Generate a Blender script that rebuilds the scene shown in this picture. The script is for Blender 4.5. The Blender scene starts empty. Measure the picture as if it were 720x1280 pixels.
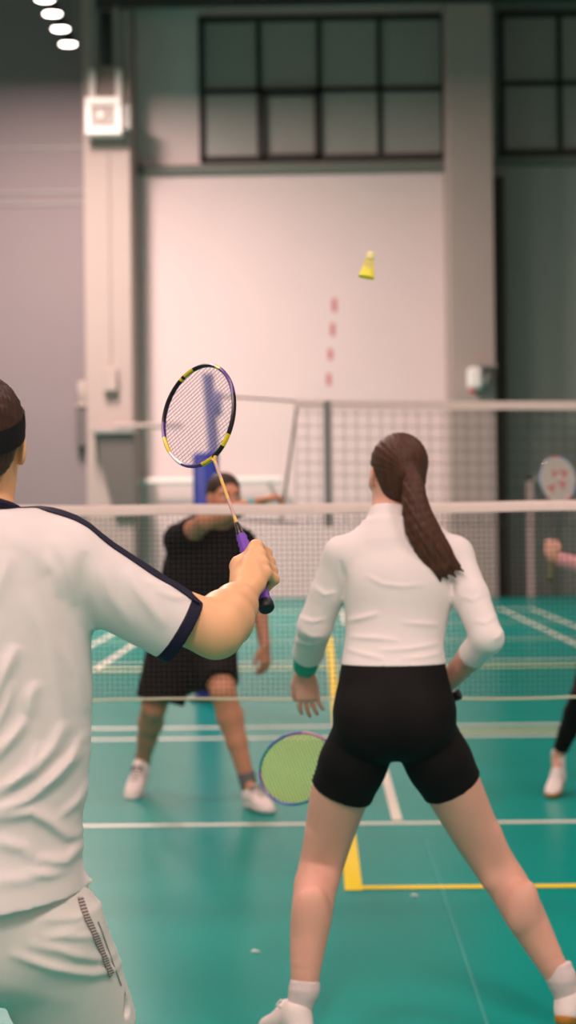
import bpy, math, random
import numpy as np
from mathutils import Vector, Matrix

random.seed(7)
SC = bpy.context.scene
COL = SC.collection
R = math.radians

# ------------------------------------------------------------------ camera
F_PX, CAM_H = 2558.0, 1.45
cam_data = bpy.data.cameras.new('camera')
cam_data.sensor_fit = 'VERTICAL'
cam_data.sensor_height = 36.0
cam_data.lens = F_PX / 1280 * 36
cam_data.clip_end = 200
cam_data.dof.use_dof = True
cam_data.dof.focus_distance = 4.15
cam_data.dof.aperture_fstop = 3.8
cam = bpy.data.objects.new('camera', cam_data)
COL.objects.link(cam)
CAM_R = (Matrix.Rotation(R(.83), 3, 'Z') @ Matrix.Rotation(R(90.31), 3, 'X') @ Matrix.Rotation(R(-.65), 3, 'Z'))
cam.matrix_world = Matrix.Translation((0, 0, CAM_H)) @ CAM_R.to_4x4()
SC.camera = cam

# ------------------------------------------------------------------ world, exposure
wd = bpy.data.worlds.new('hall_dark')
wd.use_nodes = True
wd.node_tree.nodes['Background'].inputs[0].default_value = (.75, .72, .70, 1)
wd.node_tree.nodes['Background'].inputs[1].default_value = .05
SC.world = wd
SC.view_settings.view_transform = 'Standard'
SC.view_settings.look = 'None'
SC.view_settings.exposure = .22
SC.view_settings.gamma = 1
SC.view_settings.use_curve_mapping = False

# ------------------------------------------------------------------ hall lights (rows of high bay lamps, most above the frame)
LAMP_COL = (1.0, .74, .685)
def hall_light(x, y, z, power, sx=.5, sy=4.0):
    l = bpy.data.lights.new('hall_light', 'AREA')
    l.shape = 'RECTANGLE'; l.size = sx; l.size_y = sy
    l.energy = power; l.color = LAMP_COL
    o = bpy.data.objects.new('hall_light', l)
    o.location = (x, y, z); COL.objects.link(o)
    return o
for (x, y, z, p) in ((-4.4, 32.4, 9.9, 1900), (-4.4, 25.0, 9.9, 900), (-4.4, 17.0, 9.9, 420), (-4.4, 9.0, 9.9, 400), (-4.4, 1.0, 9.9, 380),
                     (5.2, 9.0, 9.9, 300), (5.2, 0.0, 9.9, 380), (.2, -4.2, 8.6, 820)):
    hall_light(x, y, z, p)

# ------------------------------------------------------------------ helpers
def P(px, py, d):
    """the world point seen at a pixel of the 720x1280 frame, d metres down the optical axis"""
    return CAM_R @ Vector(((px - 360) / F_PX * d, -(py - 640) / F_PX * d, -d)) + Vector((0, 0, CAM_H))
def W(px, py, Y):
    v = CAM_R @ Vector(((px - 360) / F_PX, -(py - 640) / F_PX, -1))
    return v * (Y / v.y) + Vector((0, 0, CAM_H))
def G(px, py, z=0.0):
    v = CAM_R @ Vector(((px - 360) / F_PX, -(py - 640) / F_PX, -1))
    return v * ((z - CAM_H) / v.z) + Vector((0, 0, CAM_H))

def lin(c):
    if isinstance(c, str):
        c = [int(c[i:i + 2], 16) / 255 for i in (0, 2, 4)]
        c = [x / 12.92 if x <= .04045 else ((x + .055) / 1.055) ** 2.4 for x in c]
    return (c[0], c[1], c[2], 1)

def mat(name, col, rough=.6, spec=.4, metal=0, var=.0, vscale=8, bump=0, bscale=60, emit=None, est=0, sss=0, stretch=None, sheen=0):
    m = bpy.data.materials.new(name); m.use_nodes = True
    nt = m.node_tree; b = nt.nodes['Principled BSDF']
    c = lin(col)
    b.inputs['Base Color'].default_value = c
    b.inputs['Roughness'].default_value = rough
    b.inputs['Specular IOR Level'].default_value = spec
    b.inputs['Metallic'].default_value = metal
    if sheen: b.inputs['Sheen Weight'].default_value = sheen
    if sss:
        b.inputs['Subsurface Weight'].default_value = sss
        b.inputs['Subsurface Radius'].default_value = (.012, .005, .003)
        b.inputs['Subsurface Scale'].default_value = 1.0
    if emit:
        b.inputs['Emission Color'].default_value = lin(emit); b.inputs['Emission Strength'].default_value = est
    tc = nt.nodes.new('ShaderNodeTexCoord')
    src = tc.outputs['Object']
    if stretch:
        mp = nt.nodes.new('ShaderNodeMapping'); mp.inputs['Scale'].default_value = stretch
        nt.links.new(src, mp.inputs[0]); src = mp.outputs[0]
    if var:
        n = nt.nodes.new('ShaderNodeTexNoise'); n.inputs['Scale'].default_value = vscale; n.inputs['Detail'].default_value = 4
        nt.links.new(src, n.inputs['Vector'])
        mx = nt.nodes.new('ShaderNodeMix'); mx.data_type = 'RGBA'
        mx.inputs[6].default_value = tuple(x * (1 - var) for x in c[:3]) + (1,)
        mx.inputs[7].default_value = tuple(min(1, x * (1 + var)) for x in c[:3]) + (1,)
        nt.links.new(n.outputs['Fac'], mx.inputs[0]); nt.links.new(mx.outputs[2], b.inputs['Base Color'])
    if bump:
        n2 = nt.nodes.new('ShaderNodeTexNoise'); n2.inputs['Scale'].default_value = bscale; n2.inputs['Detail'].default_value = 3
        nt.links.new(src, n2.inputs['Vector'])
        bp = nt.nodes.new('ShaderNodeBump'); bp.inputs['Strength'].default_value = bump; bp.inputs['Distance'].default_value = .01
        nt.links.new(n2.outputs['Fac'], bp.inputs['Height']); nt.links.new(bp.outputs[0], b.inputs['Normal'])
    return m

def base_of(parent):
    while parent is not None and parent.parent is not None: parent = parent.parent
    return Vector(parent.location) if parent is not None and parent.get('_world') else Vector((0, 0, 0))

class MB:
    """collects plain shapes into one mesh"""
    def __init__(s): s.v = []; s.f = []; s.mi = []
    def add(s, vs, fs, mi=0):
        o = len(s.v); s.v += [tuple(v) for v in vs]
        s.f += [tuple(i + o for i in f) for f in fs]; s.mi += [mi] * len(fs)
    def box(s, lo, hi, bev=0, M=None, mi=0):
        (x0, y0, z0), (x1, y1, z1) = lo, hi
        if bev <= 0:
            vs = [(x0, y0, z0), (x1, y0, z0), (x1, y1, z0), (x0, y1, z0), (x0, y0, z1), (x1, y0, z1), (x1, y1, z1), (x0, y1, z1)]
            fs = [(3, 2, 1, 0), (4, 5, 6, 7), (0, 1, 5, 4), (1, 2, 6, 5), (2, 3, 7, 6), (3, 0, 4, 7)]
        else:
            b = min(bev, (x1 - x0) / 2.1, (y1 - y0) / 2.1, (z1 - z0) / 2.1)
            def ring(z, i):
                a, c, d, e = x0 + i, x1 - i, y0 + i, y1 - i
                return [(a + b, d, z), (c - b, d, z), (c, d + b, z), (c, e - b, z), (c - b, e, z), (a + b, e, z), (a, e - b, z), (a, d + b, z)]
            rs = [ring(z0, b * .6), ring(z0 + b, 0), ring(z1 - b, 0), ring(z1, b * .6)]
            vs = sum(rs, []); fs = [tuple(range(7, -1, -1)), tuple(range(24, 32))]
            for r in range(3):
                for i in range(8):
                    j = (i + 1) % 8
                    fs.append((r * 8 + i, r * 8 + j, r * 8 + 8 + j, r * 8 + 8 + i))
        if M: vs = [M @ Vector(v) for v in vs]
        s.add(vs, fs, mi)
    def tube(s, pts, r, n=8, closed=False, mi=0, caps=True, flat=1.0, up=None):
        pts = [Vector(p) for p in pts]; N = len(pts)
        rs = r if isinstance(r, (list, tuple)) else [r] * N
        u = None; vs = []
        for i, p in enumerate(pts):
            if closed: t = (pts[(i + 1) % N] - pts[i - 1])
            else: t = pts[min(i + 1, N - 1)] - pts[max(i - 1, 0)]
            t.normalize()
            if u is None:
                u = Vector(up) if up else (Vector((0, 0, 1)) if abs(t.z) < .9 else Vector((1, 0, 0)))
            u = (u - t * u.dot(t)).normalized(); w = t.cross(u)
            for k in range(n):
                a = 2 * math.pi * k / n
                vs.append(p + u * math.cos(a) * rs[i] + w * math.sin(a) * rs[i] * flat)
        fs = []
        for i in range(N if closed else N - 1):
            j = (i + 1) % N
            for k in range(n):
                l = (k + 1) % n
                fs.append((i * n + k, i * n + l, j * n + l, j * n + k))
        if not closed and caps:
            fs.append(tuple(range(n - 1, -1, -1))); fs.append(tuple((N - 1) * n + k for k in range(n)))
        s.add(vs, fs, mi)
    def lathe(s, prof, n=24, M=None, mi=0):
        """prof: (radius, height) pairs along local z"""
        vs = []; fs = []
        for (r, z) in prof:
            for k in range(n):
                a = 2 * math.pi * k / n; vs.append(Vector((r * math.cos(a), r * math.sin(a), z)))
        for i in range(len(prof) - 1):
            for k in range(n):
                l = (k + 1) % n; fs.append((i * n + k, i * n + l, i * n + n + l, i * n + n + k))
        fs.append(tuple(range(n - 1, -1, -1))); fs.append(tuple((len(prof) - 1) * n + k for k in range(n)))
        if M: vs = [M @ v for v in vs]
        s.add(vs, fs, mi)
    def build(s, name, m, parent=None, smooth=True, angle=40, M=None):
        me = bpy.data.meshes.new(name)
        off = base_of(parent)
        me.from_pydata([Vector(v) - off for v in s.v], [], s.f)
        ms = m if isinstance(m, (list, tuple)) else [m]
        for x in ms: me.materials.append(x)
        me.polygons.foreach_set('material_index', s.mi)
        if smooth:
            me.polygons.foreach_set('use_smooth', [True] * len(me.polygons))
            me.set_sharp_from_angle(angle=R(angle))
        me.update()
        o = bpy.data.objects.new(name, me); COL.objects.link(o)
        if parent is not None: o.parent = parent
        return o

def tag(o, label, cat, group=None, kind=None):
    if label: o['label'] = label
    if cat: o['category'] = cat
    if group: o['group'] = group
    if kind: o['kind'] = kind
    return o
def thing(name, label, cat, loc=(0, 0, 0), group=None, world=True):
    o = bpy.data.objects.new(name, None); o.empty_display_size = .1
    o.location = loc; COL.objects.link(o)
    if world: o['_world'] = 1
    return tag(o, label, cat, group)
def structure(o): o['kind'] = 'structure'; return o
def V(*a): return Vector(a)
def lerp(a, b, t): return a + (b - a) * t

# ------------------------------------------------------------------ implicit surfaces for bodies and cloth
def sminf(a, b, k):
    if k <= 0: return np.minimum(a, b)
    h = np.maximum(k - np.abs(a - b), 0) / k
    return np.minimum(a, b) - h * h * k * .25
PAD = .06
A32 = lambda v: np.array(v, dtype=np.float32)
class Seg:
    """round cone a->b; optional flat cut at b or a"""
    def __init__(s, a, b, ra, rb, flat_b=False, flat_a=False):
        s.a = A32(a); s.b = A32(b); s.ra = ra; s.rb = rb; s.fb = flat_b; s.fa = flat_a
        r = max(ra, rb); s.lo = np.minimum(s.a, s.b) - r; s.hi = np.maximum(s.a, s.b) + r
    def __call__(s, p):
        ab = s.b - s.a; L2 = float(ab @ ab) + 1e-9; q = p - s.a
        t0 = (q @ ab) / L2; t = np.clip(t0, 0, 1)
        d = np.linalg.norm(q - t[..., None] * ab, axis=-1) - (s.ra + (s.rb - s.ra) * t)
        L = math.sqrt(L2)
        if s.fb: d = np.maximum(d, (t0 - 1) * L)
        if s.fa: d = np.maximum(d, -t0 * L)
        return d
class Sec:
    """elliptical cone between two sections (pos, right, w, e)"""
    def __init__(s, A, B):
        s.a = A32(A[0]); s.b = A32(B[0]); s.w = (A[2], B[2]); s.e = (A[3], B[3])
        ab = Vector(B[0]) - Vector(A[0]); L = ab.length; t = ab / L
        r = (Vector(A[1]) + Vector(B[1])); r = (r - t * r.dot(t)).normalized()
        f = t.cross(r)
        s.t = A32(t); s.r = A32(r); s.f = A32(f); s.L = L
        m = max(s.w + s.e); s.lo = np.minimum(s.a, s.b) - m; s.hi = np.maximum(s.a, s.b) + m
    def __call__(s, p):
        q = p - s.a; h = q @ s.t; t = np.clip(h / s.L, 0, 1)
        w = s.w[0] + (s.w[1] - s.w[0]) * t; e = s.e[0] + (s.e[1] - s.e[0]) * t
        c = np.minimum(w, e); z = h - t * s.L
        u = q @ s.r; v = q @ s.f
        k0 = np.sqrt((u / w) ** 2 + (v / e) ** 2 + (z / c) ** 2)
        k1 = np.sqrt((u / w ** 2) ** 2 + (v / e ** 2) ** 2 + (z / c ** 2) ** 2) + 1e-6
        return k0 * (k0 - 1) / k1
class Ell:
    def __init__(s, c, axes, rad):
        s.c = A32(c); s.ax = A32([list(a) for a in axes]); s.rad = A32(rad)
        m = max(rad); s.lo = s.c - m; s.hi = s.c + m
    def __call__(s, p):
        q = (p - s.c) @ s.ax.T
        k0 = np.linalg.norm(q / s.rad, axis=-1); k1 = np.linalg.norm(q / s.rad ** 2, axis=-1) + 1e-6
        return k0 * (k0 - 1) / k1
class Grp:
    def __init__(s, segs, k=0, op='u', kin=0, tag=''):
        s.segs = segs; s.k = k; s.op = op; s.kin = kin; s.tag = tag
        s.lo = np.min([g.lo for g in segs], 0); s.hi = np.max([g.hi for g in segs], 0)
class Field:
    def __init__(s, items=None): s.it = list(items or [])
    def u(s, segs, k=.02, kin=0, tag=''):
        s.it.append(Grp(segs if isinstance(segs, list) else [segs], k, 'u', kin, tag)); return s
    def sub(s, segs, k=.01, tag=''):
        s.it.append(Grp(segs if isinstance(segs, list) else [segs], k, 'd', 0, tag)); return s
    def cut(s, point, normal, k=0, tag=''):
        """keep the side opposite to the normal"""
        n = A32(Vector(normal).normalized()); c = A32(point)
        s.it.append(('i', lambda p: (p - c) @ n, k, tag)); return s
    def off(s, a): s.it.append(('o', a)); return s
    def disp(s, fn): s.it.append(('f', fn)); return s
    def pick(s, tags): return Field([g for g in s.it if (g.tag if isinstance(g, Grp) else (g[3] if g[0] == 'i' else '')) in tags])
    def chain(s, pts, radii, k=.02, kin=.012, tag='', flat_b=False, flat_a=False):
        n = len(pts) - 1
        return s.u([Seg(pts[i], pts[i + 1], radii[i], radii[i + 1], flat_b and i == n - 1, flat_a and i == 0) for i in range(n)], k, kin, tag)
    def loft(s, secs, k=.02, tag='', sub=3):
        out = []
        n = len(secs)
        def arr(i): a = secs[min(max(i, 0), n - 1)]; return np.array(list(a[0]) + list(a[1]) + [a[2], a[3]], float)
        for i in range(n - 1):
            p0, p1, p2, p3 = arr(i - 1), arr(i), arr(i + 1), arr(i + 2)
            for j in range(sub):
                t = j / sub
                out.append(.5 * (2 * p1 + (p2 - p0) * t + (2 * p0 - 5 * p1 + 4 * p2 - p3) * t * t + (3 * p1 - p0 - 3 * p2 + p3) * t ** 3))
        out.append(arr(n - 1))
        S = [(a[:3], a[3:6], max(.004, a[6]), max(.004, a[7])) for a in out]
        return s.u([Sec(S[i], S[i + 1]) for i in range(len(S) - 1)], k, .006, tag)
    def eval(s, Pt, C, hd):
        D = np.full(Pt.shape[:2], 1.0, dtype=np.float32)
        for g in s.it:
            if isinstance(g, Grp):
                m = np.all((C > g.lo - hd - PAD) & (C < g.hi + hd + PAD), axis=1)
                ix = np.nonzero(m)[0]
                if len(ix) == 0: continue
                Cs = C[ix]; Ps = Pt[ix]; Dg = np.full(Ps.shape[:2], 1.0, dtype=np.float32)
                for q in g.segs:
                    mm = np.nonzero(np.all((Cs > q.lo - hd - PAD) & (Cs < q.hi + hd + PAD), axis=1))[0]
                    if len(mm): Dg[mm] = sminf(Dg[mm], q(Ps[mm]), g.kin)
                D[ix] = sminf(D[ix], Dg, g.k) if g.op == 'u' else -sminf(-D[ix], Dg, g.k)
            elif g[0] == 'i': D = -sminf(-D, -g[1](Pt), g[2])
            elif g[0] == 'o': D = D - g[1]
            else: D = D + g[1](Pt)
        return D
    def mesh(s, h):
        B = 8; bs = B * h
        us = [g for g in s.it if isinstance(g, Grp) and g.op == 'u']
        ex = .03 + sum(max(0, g[1]) for g in s.it if not isinstance(g, Grp) and g[0] == 'o')
        lo = np.min([g.lo for g in us], 0) - ex; hi = np.max([g.hi for g in us], 0) + ex
        nb = np.ceil((hi - lo) / bs).astype(int)
        ijk = np.stack(np.meshgrid(*[np.arange(n) for n in nb], indexing='ij'), -1).reshape(-1, 3)
        C = (lo + (ijk + .5) * bs).astype(np.float32)
        Dc = s.eval(C[:, None, :], C, 0)[:, 0]
        act = np.abs(Dc) < bs * .87 * 1.2 + .012
        ijk = ijk[act]; C = C[act]
        g9 = np.stack(np.meshgrid(*[np.arange(9)] * 3, indexing='ij'), -1)
        D = np.empty((len(ijk), 9, 9, 9), dtype=np.float32)
        for a in range(0, len(ijk), 1200):
            b = min(a + 1200, len(ijk))
            Pt = (lo + (ijk[a:b, None, :] * B + g9.reshape(1, -1, 3)) * h).astype(np.float32)
            D[a:b] = s.eval(Pt, C[a:b], bs * .5).reshape(-1, 9, 9, 9)
        D[D == 0] = 1e-7
        I = D < 0
        cnt = np.zeros((len(ijk), 8, 8, 8), dtype=np.int8)
        for dx in (0, 1):
            for dy in (0, 1):
                for dz in (0, 1): cnt += I[:, dx:dx + 8, dy:dy + 8, dz:dz + 8]
        n, i, j, k = np.nonzero((cnt > 0) & (cnt < 8))
        cor = {}
        for dx in (0, 1):
            for dy in (0, 1):
                for dz in (0, 1): cor[dx, dy, dz] = D[n, i + dx, j + dy, k + dz]
        acc = np.zeros((len(n), 3)); num = np.zeros(len(n))
        cs = list(cor)
        for x in range(8):
            for y in range(x + 1, 8):
                A, Bc = cs[x], cs[y]
                if sum(abs(A[q] - Bc[q]) for q in range(3)) != 1: continue
                da, db = cor[A], cor[Bc]; cr = (da < 0) != (db < 0)
                t = np.where(cr, da / np.where(cr, da - db, 1), 0)
                pos = np.array(A) + t[:, None] * (np.array(Bc) - np.array(A))
                acc += np.where(cr[:, None], pos, 0); num += cr
        gl = ijk[n] * B + np.stack([i, j, k], 1)
        verts = lo + (gl + acc / num[:, None]) * h
        dim = nb * B + 2
        key = lambda a: ((a[:, 0] + 1) * dim[1] + a[:, 1] + 1) * dim[2] + a[:, 2] + 1
        ck = key(gl); order = np.argsort(ck); sk = ck[order]
        faces = []
        for ax in range(3):
            sl0 = (slice(None), slice(0, 8), slice(0, 8), slice(0, 8))
            sl1 = list(sl0); sl1[ax + 1] = slice(1, 9); sl1 = tuple(sl1)
            cr = I[sl0] != I[sl1]
            n2, a, b, c = np.nonzero(cr)
            g = ijk[n2] * B + np.stack([a, b, c], 1)
            ins = I[n2, a, b, c]
            o1, o2 = (ax + 1) % 3, (ax + 2) % 3
            quad = []
            ok = np.ones(len(g), bool)
            for (s1, s2) in ((0, 0), (-1, 0), (-1, -1), (0, -1)):
                gg = g.copy(); gg[:, o1] += s1; gg[:, o2] += s2
                kk = key(gg); pz = np.clip(np.searchsorted(sk, kk), 0, len(sk) - 1)
                ok &= sk[pz] == kk; quad.append(order[pz])
            q = np.stack(quad, 1)
            q[~ins] = q[~ins][:, ::-1]
            faces.append(q[ok])
        return verts, np.concatenate(faces)

def relax(v, f, it=1, lam=.5):
    e = np.concatenate([f[:, [0, 1]], f[:, [1, 2]], f[:, [2, 3]], f[:, [3, 0]]])
    e = np.concatenate([e, e[:, ::-1]])
    cn = np.bincount(e[:, 0], minlength=len(v)).clip(1)[:, None]
    for _ in range(it):
        for l in (lam, -lam * 1.03):
            av = np.stack([np.bincount(e[:, 0], weights=v[e[:, 1], c], minlength=len(v)) for c in range(3)], 1) / cn
            v = v + l * (av - v)
    return v

def grow(name, field, h, m, parent, it=2):
    v, f = field.mesh(h)
    v = relax(v, f, it)
    v = v - np.array(base_of(parent))
    me = bpy.data.meshes.new(name)
    me.vertices.add(len(v)); me.vertices.foreach_set('co', v.astype(np.float32).ravel())
    me.loops.add(f.size); me.loops.foreach_set('vertex_index', f.ravel().astype(np.int32))
    me.polygons.add(len(f)); me.polygons.foreach_set('loop_start', np.arange(0, f.size, 4, dtype=np.int32))
    me.polygons.foreach_set('loop_total', np.full(len(f), 4, dtype=np.int32))
    me.polygons.foreach_set('use_smooth', np.ones(len(f), bool))
    me.materials.append(m)
    me.update(calc_edges=True); me.validate()
    o = bpy.data.objects.new(name, me); COL.objects.link(o)
    if parent is not None: o.parent = parent
    return o

# ------------------------------------------------------------------ materials
M_WALL = mat('painted_wall', 'e0d0ce', .75, .25, var=.03, vscale=1.2, bump=.05, bscale=25)
M_WALLG = mat('grey_wall', '81787a', .75, .25, var=.03, vscale=1.2, bump=.05, bscale=25)  # darker and greyer than the rest of the back wall
M_COLM = mat('painted_column', 'a69a94', .7, .25, var=.03, vscale=2)
M_DARK = mat('dark_steel', '3a3634', .6, .3, var=.1)
M_CEIL = mat('ceiling_sheet', '6a6a66', .8, .2, var=.06, vscale=2)
M_BEAM = mat('grey_green_steel', '6f756d', .6, .3, var=.05)
M_PANE = mat('frosted_pane', '9a9a94', .35, .5, var=.04, vscale=3)
M_WHITE = mat('white_enamel', 'eeeae4', .4, .4)
M_GREYP = mat('grey_enamel', '8d8c88', .5, .4)
M_LAMP = mat('lamp_diffuser', 'ffffff', .5, .2, emit='fff0e4', est=9)
M_LINE = mat('white_court_paint', 'dcd8c8', .45, .4, var=.05, vscale=14)
M_YLINE = mat('yellow_court_paint', 'f0d400', .45, .4, var=.05, vscale=14)
M_PALE = mat('pale_yellow_court_paint', 'c2c68e', .45, .4, var=.05, vscale=14)
M_TAPE = mat('white_net_tape', 'f4ddd6', .7, .2, var=.06, vscale=30, bump=.1, bscale=150)
M_CORD = mat('brown_net_cord', '4c423e', .8, .2)
M_VCORD = mat('grey_net_cord', '55504e', .8, .2)
M_BLUE = mat('blue_vinyl', '1f3fae', .4, .5, var=.08, vscale=5)
M_BLUE2 = mat('hazed_blue_steel', 'a3a0cc', .4, .5)  # pole paled: the haze of the racket strings is put into its colour
M_RED = mat('red_paint', 'c47a7a', .6, .3)

# floor: glossy teal sports vinyl with scuffs
M_FLOOR = bpy.data.materials.new('teal_sports_floor'); M_FLOOR.use_nodes = True
def _floor():
    nt = M_FLOOR.node_tree; b = nt.nodes['Principled BSDF']
    tc = nt.nodes.new('ShaderNodeTexCoord')
    n = nt.nodes.new('ShaderNodeTexNoise'); n.inputs['Scale'].default_value = 1.3; n.inputs['Detail'].default_value = 5
    nt.links.new(tc.outputs['Object'], n.inputs['Vector'])
    mx = nt.nodes.new('ShaderNodeMix'); mx.data_type = 'RGBA'
    mx.inputs[6].default_value = lin('00857b'); mx.inputs[7].default_value = lin('009388')
    nt.links.new(n.outputs['Fac'], mx.inputs[0]); nt.links.new(mx.outputs[2], b.inputs['Base Color'])
    mp = nt.nodes.new('ShaderNodeMapping'); mp.inputs['Scale'].default_value = (1, 2, 1); mp.inputs['Rotation'].default_value = (0, 0, .4)
    nt.links.new(tc.outputs['Object'], mp.inputs[0])
    n2 = nt.nodes.new('ShaderNodeTexNoise'); n2.inputs['Scale'].default_value = 2.2; n2.inputs['Detail'].default_value = 6
    nt.links.new(mp.outputs[0], n2.inputs['Vector'])
    mr = nt.nodes.new('ShaderNodeMapRange'); mr.inputs[3].default_value = .24; mr.inputs[4].default_value = .28
    nt.links.new(n2.outputs['Fac'], mr.inputs[0]); nt.links.new(mr.outputs[0], b.inputs['Roughness'])
    b.inputs['Specular IOR Level'].default_value = .5; b.inputs['IOR'].default_value = 1.1
_floor()

# ------------------------------------------------------------------ the hall
YF, YB = 38.4, 39.9            # column faces / bay walls
XL, XR, YN, ZC = -13.0, 13.0, -7.0, 12.2
def slab(name, lo, hi, m, parent=None):
    b = MB(); b.box(lo, hi); o = b.build(name, m, parent, smooth=False)
    if parent is None: structure(o)
    return o
floor = slab('floor', (XL, YN, -.1), (XR, YB + .3, 0), M_FLOOR)
slab('ceiling', (XL, YN, ZC), (XR, YB + .3, ZC + .1), M_CEIL)
slab('wall_left', (XL - .2, YN, 0), (XL, YB + .3, ZC), M_WALL)
slab('wall_right', (XR, YN, 0), (XR + .2, YB + .3, ZC), M_WALL)
slab('wall_front', (XL, YN - .2, 0), (XR, YN, ZC), M_WALL)
wall_back = slab('wall_back', (XL, YB, 0), (XR, YB + .3, ZC), M_WALL)
cx0, cx1 = W(106, 400, YF).x, W(165, 400, YF).x
dx0, dx1 = W(563, 400, YF).x, W(619, 400, YF).x
slab('wall_back_right', (dx1, YB - .02, 0), (XR, YB, ZC), mat('shade_toned_wall', '9ba29b', .75, .25, var=.03, vscale=1.2))  # the shade over the right bay is put into this darker wall colour
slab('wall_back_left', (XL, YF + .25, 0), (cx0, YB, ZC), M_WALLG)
b = MB(); b.box((cx0, YF, 0), (cx1, YB, ZC), .02); structure(b.build('trim_1', M_COLM, smooth=False))
b = MB(); b.box((dx0, YF, 0), (dx1, YB, ZC), .02); structure(b.build('trim_2', M_COLM, smooth=False))
# dark steel upright beside the right-hand column
u0, u1 = W(620, 400, YB - .3).x, W(632, 400, YB - .3).x
b = MB(); b.box((u0 + .01, YB - .35, 0), (u1, YB, 8.1), .01); structure(b.build('trim_3', mat('brown_steel', '4a403d', .6, .3), smooth=False))
# ledge under the windows and the beam at the top
zl0, zl1 = W(360, 217, YB).z, W(360, 206, YB).z
b = MB(); b.box((cx1, YB - .18, zl0), (dx0, YB, zl1), .01); structure(b.build('trim_4', M_BEAM, smooth=False))
zl2, zl3 = W(660, 208, YB).z, W(660, 197, YB).z
b = MB(); b.box((dx1, YB - .18, zl2), (XR, YB, zl3), .01); structure(b.build('trim_5', M_BEAM, smooth=False))
zb = W(360, 8, YF).z
b = MB(); b.box((cx0 + .3, YF - .25, zb), (XR, YF, zb + .35), .01); b.box((cx0 + .3, YF - .4, zb + .33), (XR, YF + .1, zb + .38), .01)
structure(b.build('trim_6', M_DARK, smooth=False))
# thin seams on the grey wall at the left
for i, py in enumerate((185, 240, 255)):
    z = W(60, py, YF + .25).z
    b = MB(); b.box((XL, YF + .22, z - .02), (cx0, YF + .25, z + .02), .005); structure(b.build('trim_%d' % (7 + i), M_GREYP, smooth=False))

def window(n, px0, py0, px1, py1, cols, rows, vent=None):
    a, c = W(px0, py1, YB), W(px1, py0, YB)
    root = bpy.data.objects.new('window_%d' % n, None); COL.objects.link(root); root.location = a; structure(root)
    x1, z1 = c.x - a.x, c.z - a.z; t = .115
    p = MB()
    xs = [W(q, py1, YB).x - a.x for q in cols]; zs = [W(px0, q, YB).z - a.z for q in rows]
    p.box((.02, -.03, .02), (x1 - .02, -.01, z1 - .02)); p.build('pane', M_PANE, root, smooth=False)
    fr = MB()
    fr.box((0, -.12, 0), (x1, 0, t), .01); fr.box((0, -.12, z1 - t), (x1, 0, z1), .01)
    fr.box((0, -.12, 0), (t, 0, z1), .01); fr.box((x1 - t, -.12, 0), (x1, 0, z1), .01)
    for x in xs: fr.box((x - .05, -.1, t), (x + .05, 0, z1 - t), .01)
    for z in zs: fr.box((t, -.1, z - .05), (x1 - t, 0, z + .05), .01)
    fr.build('window_frame', M_DARK, root, smooth=False)
    if vent:
        v0, v1 = W(vent[0], vent[3], YB) - a, W(vent[2], vent[1], YB) - a
        q = MB(); y0, y1 = -.17, -.02; w = .12
        q.box((v0.x, y0, v0.z), (v1.x, y1, v0.z + w), .01); q.box((v0.x, y0, v1.z - w), (v1.x, y1, v1.z), .01)
        q.box((v0.x, y0, v0.z), (v0.x + w, y1, v1.z), .01); q.box((v1.x - w, y0, v0.z), (v1.x, y1, v1.z), .01)
        q.box((lerp(v0.x, v1.x, .35), y0 - .06, v1.z - w), (lerp(v0.x, v1.x, .8), y0, v1.z - .02), .01)
        q.build('vent_sash', M_DARK, root, smooth=False)
window(1, 250, 18, 557, 204, (325, 400, 475), (116,), (326, 113, 400, 202))
YB -= .02
window(2, 624, 14, 775, 196, (700,), (106,))
YB += .02

# red dashes painted on the wall
b = MB()
for (px, y0, y1) in ((418, 373, 390), (416, 404, 420), (413, 436, 450), (411, 467, 482)):
    a, c = W(px - 3, y1, YB), W(px + 3, y0, YB); b.box((a.x, YB - .004, a.z), (c.x, YB, c.z))
b.build('painted_dash', M_RED, wall_back, smooth=False)

# court lines
def floor_line(p, q, w, m, z=.0015):
    p, q = Vector((p[0], p[1], 0)), Vector((q[0], q[1], 0)); t = (q - p).normalized(); s = Vector((-t.y, t.x, 0)) * w / 2
    b = MB(); b.add([p - s + V(0, 0, z), q - s + V(0, 0, z), q + s + V(0, 0, z), p + s + V(0, 0, z)], [(0, 1, 2, 3)])
    return b.build('court_line', m, floor, smooth=False)
CX, NY = .37, 7.9
for cy in (NY, 27.2):
    lw = .075 if cy < 20 else .09
    for s in (-1, 1):
        floor_line((CX - 3.05, cy + s * (1.96 if s > 0 else 2.07)), (CX + 3.05, cy + s * (1.96 if s > 0 else 2.07)), lw, M_LINE)
        floor_line((CX - 3.05, cy + s * 5.92), (CX + 3.05, cy + s * 5.92), lw + .03, M_LINE)
        floor_line((CX - 3.05, cy + s * 6.66), (CX + 3.05, cy + s * 6.66), lw + .04, M_LINE)
        floor_line((CX, cy + s * 2.05), (CX, cy + s * 6.66), .05, M_LINE, .002)
        for hw in (2.62, 3.12):
            floor_line((CX + s * hw, cy - 6.7), (CX + s * hw, cy + 6.7), .07, M_LINE, .002)
floor_line((.125, 8.06), (.125, 26.2), .07, M_YLINE, .003)
floor_line((.10, 8.12), (6.0, 8.12), .075, M_YLINE, .0034)
floor_line((.125, 14.15), (6.0, 14.15), .16, M_PALE, .0026)
floor_line((-6, 20.45), (6.0, 20.45), .3, M_PALE, .0026)

_a, _b = G(532, 1050), G(612, 1290)
_o = floor_line(_a, _b, .012, mat('floor_seam', '1a9488', .4), .001); _o.name = 'mat_seam'

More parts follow.
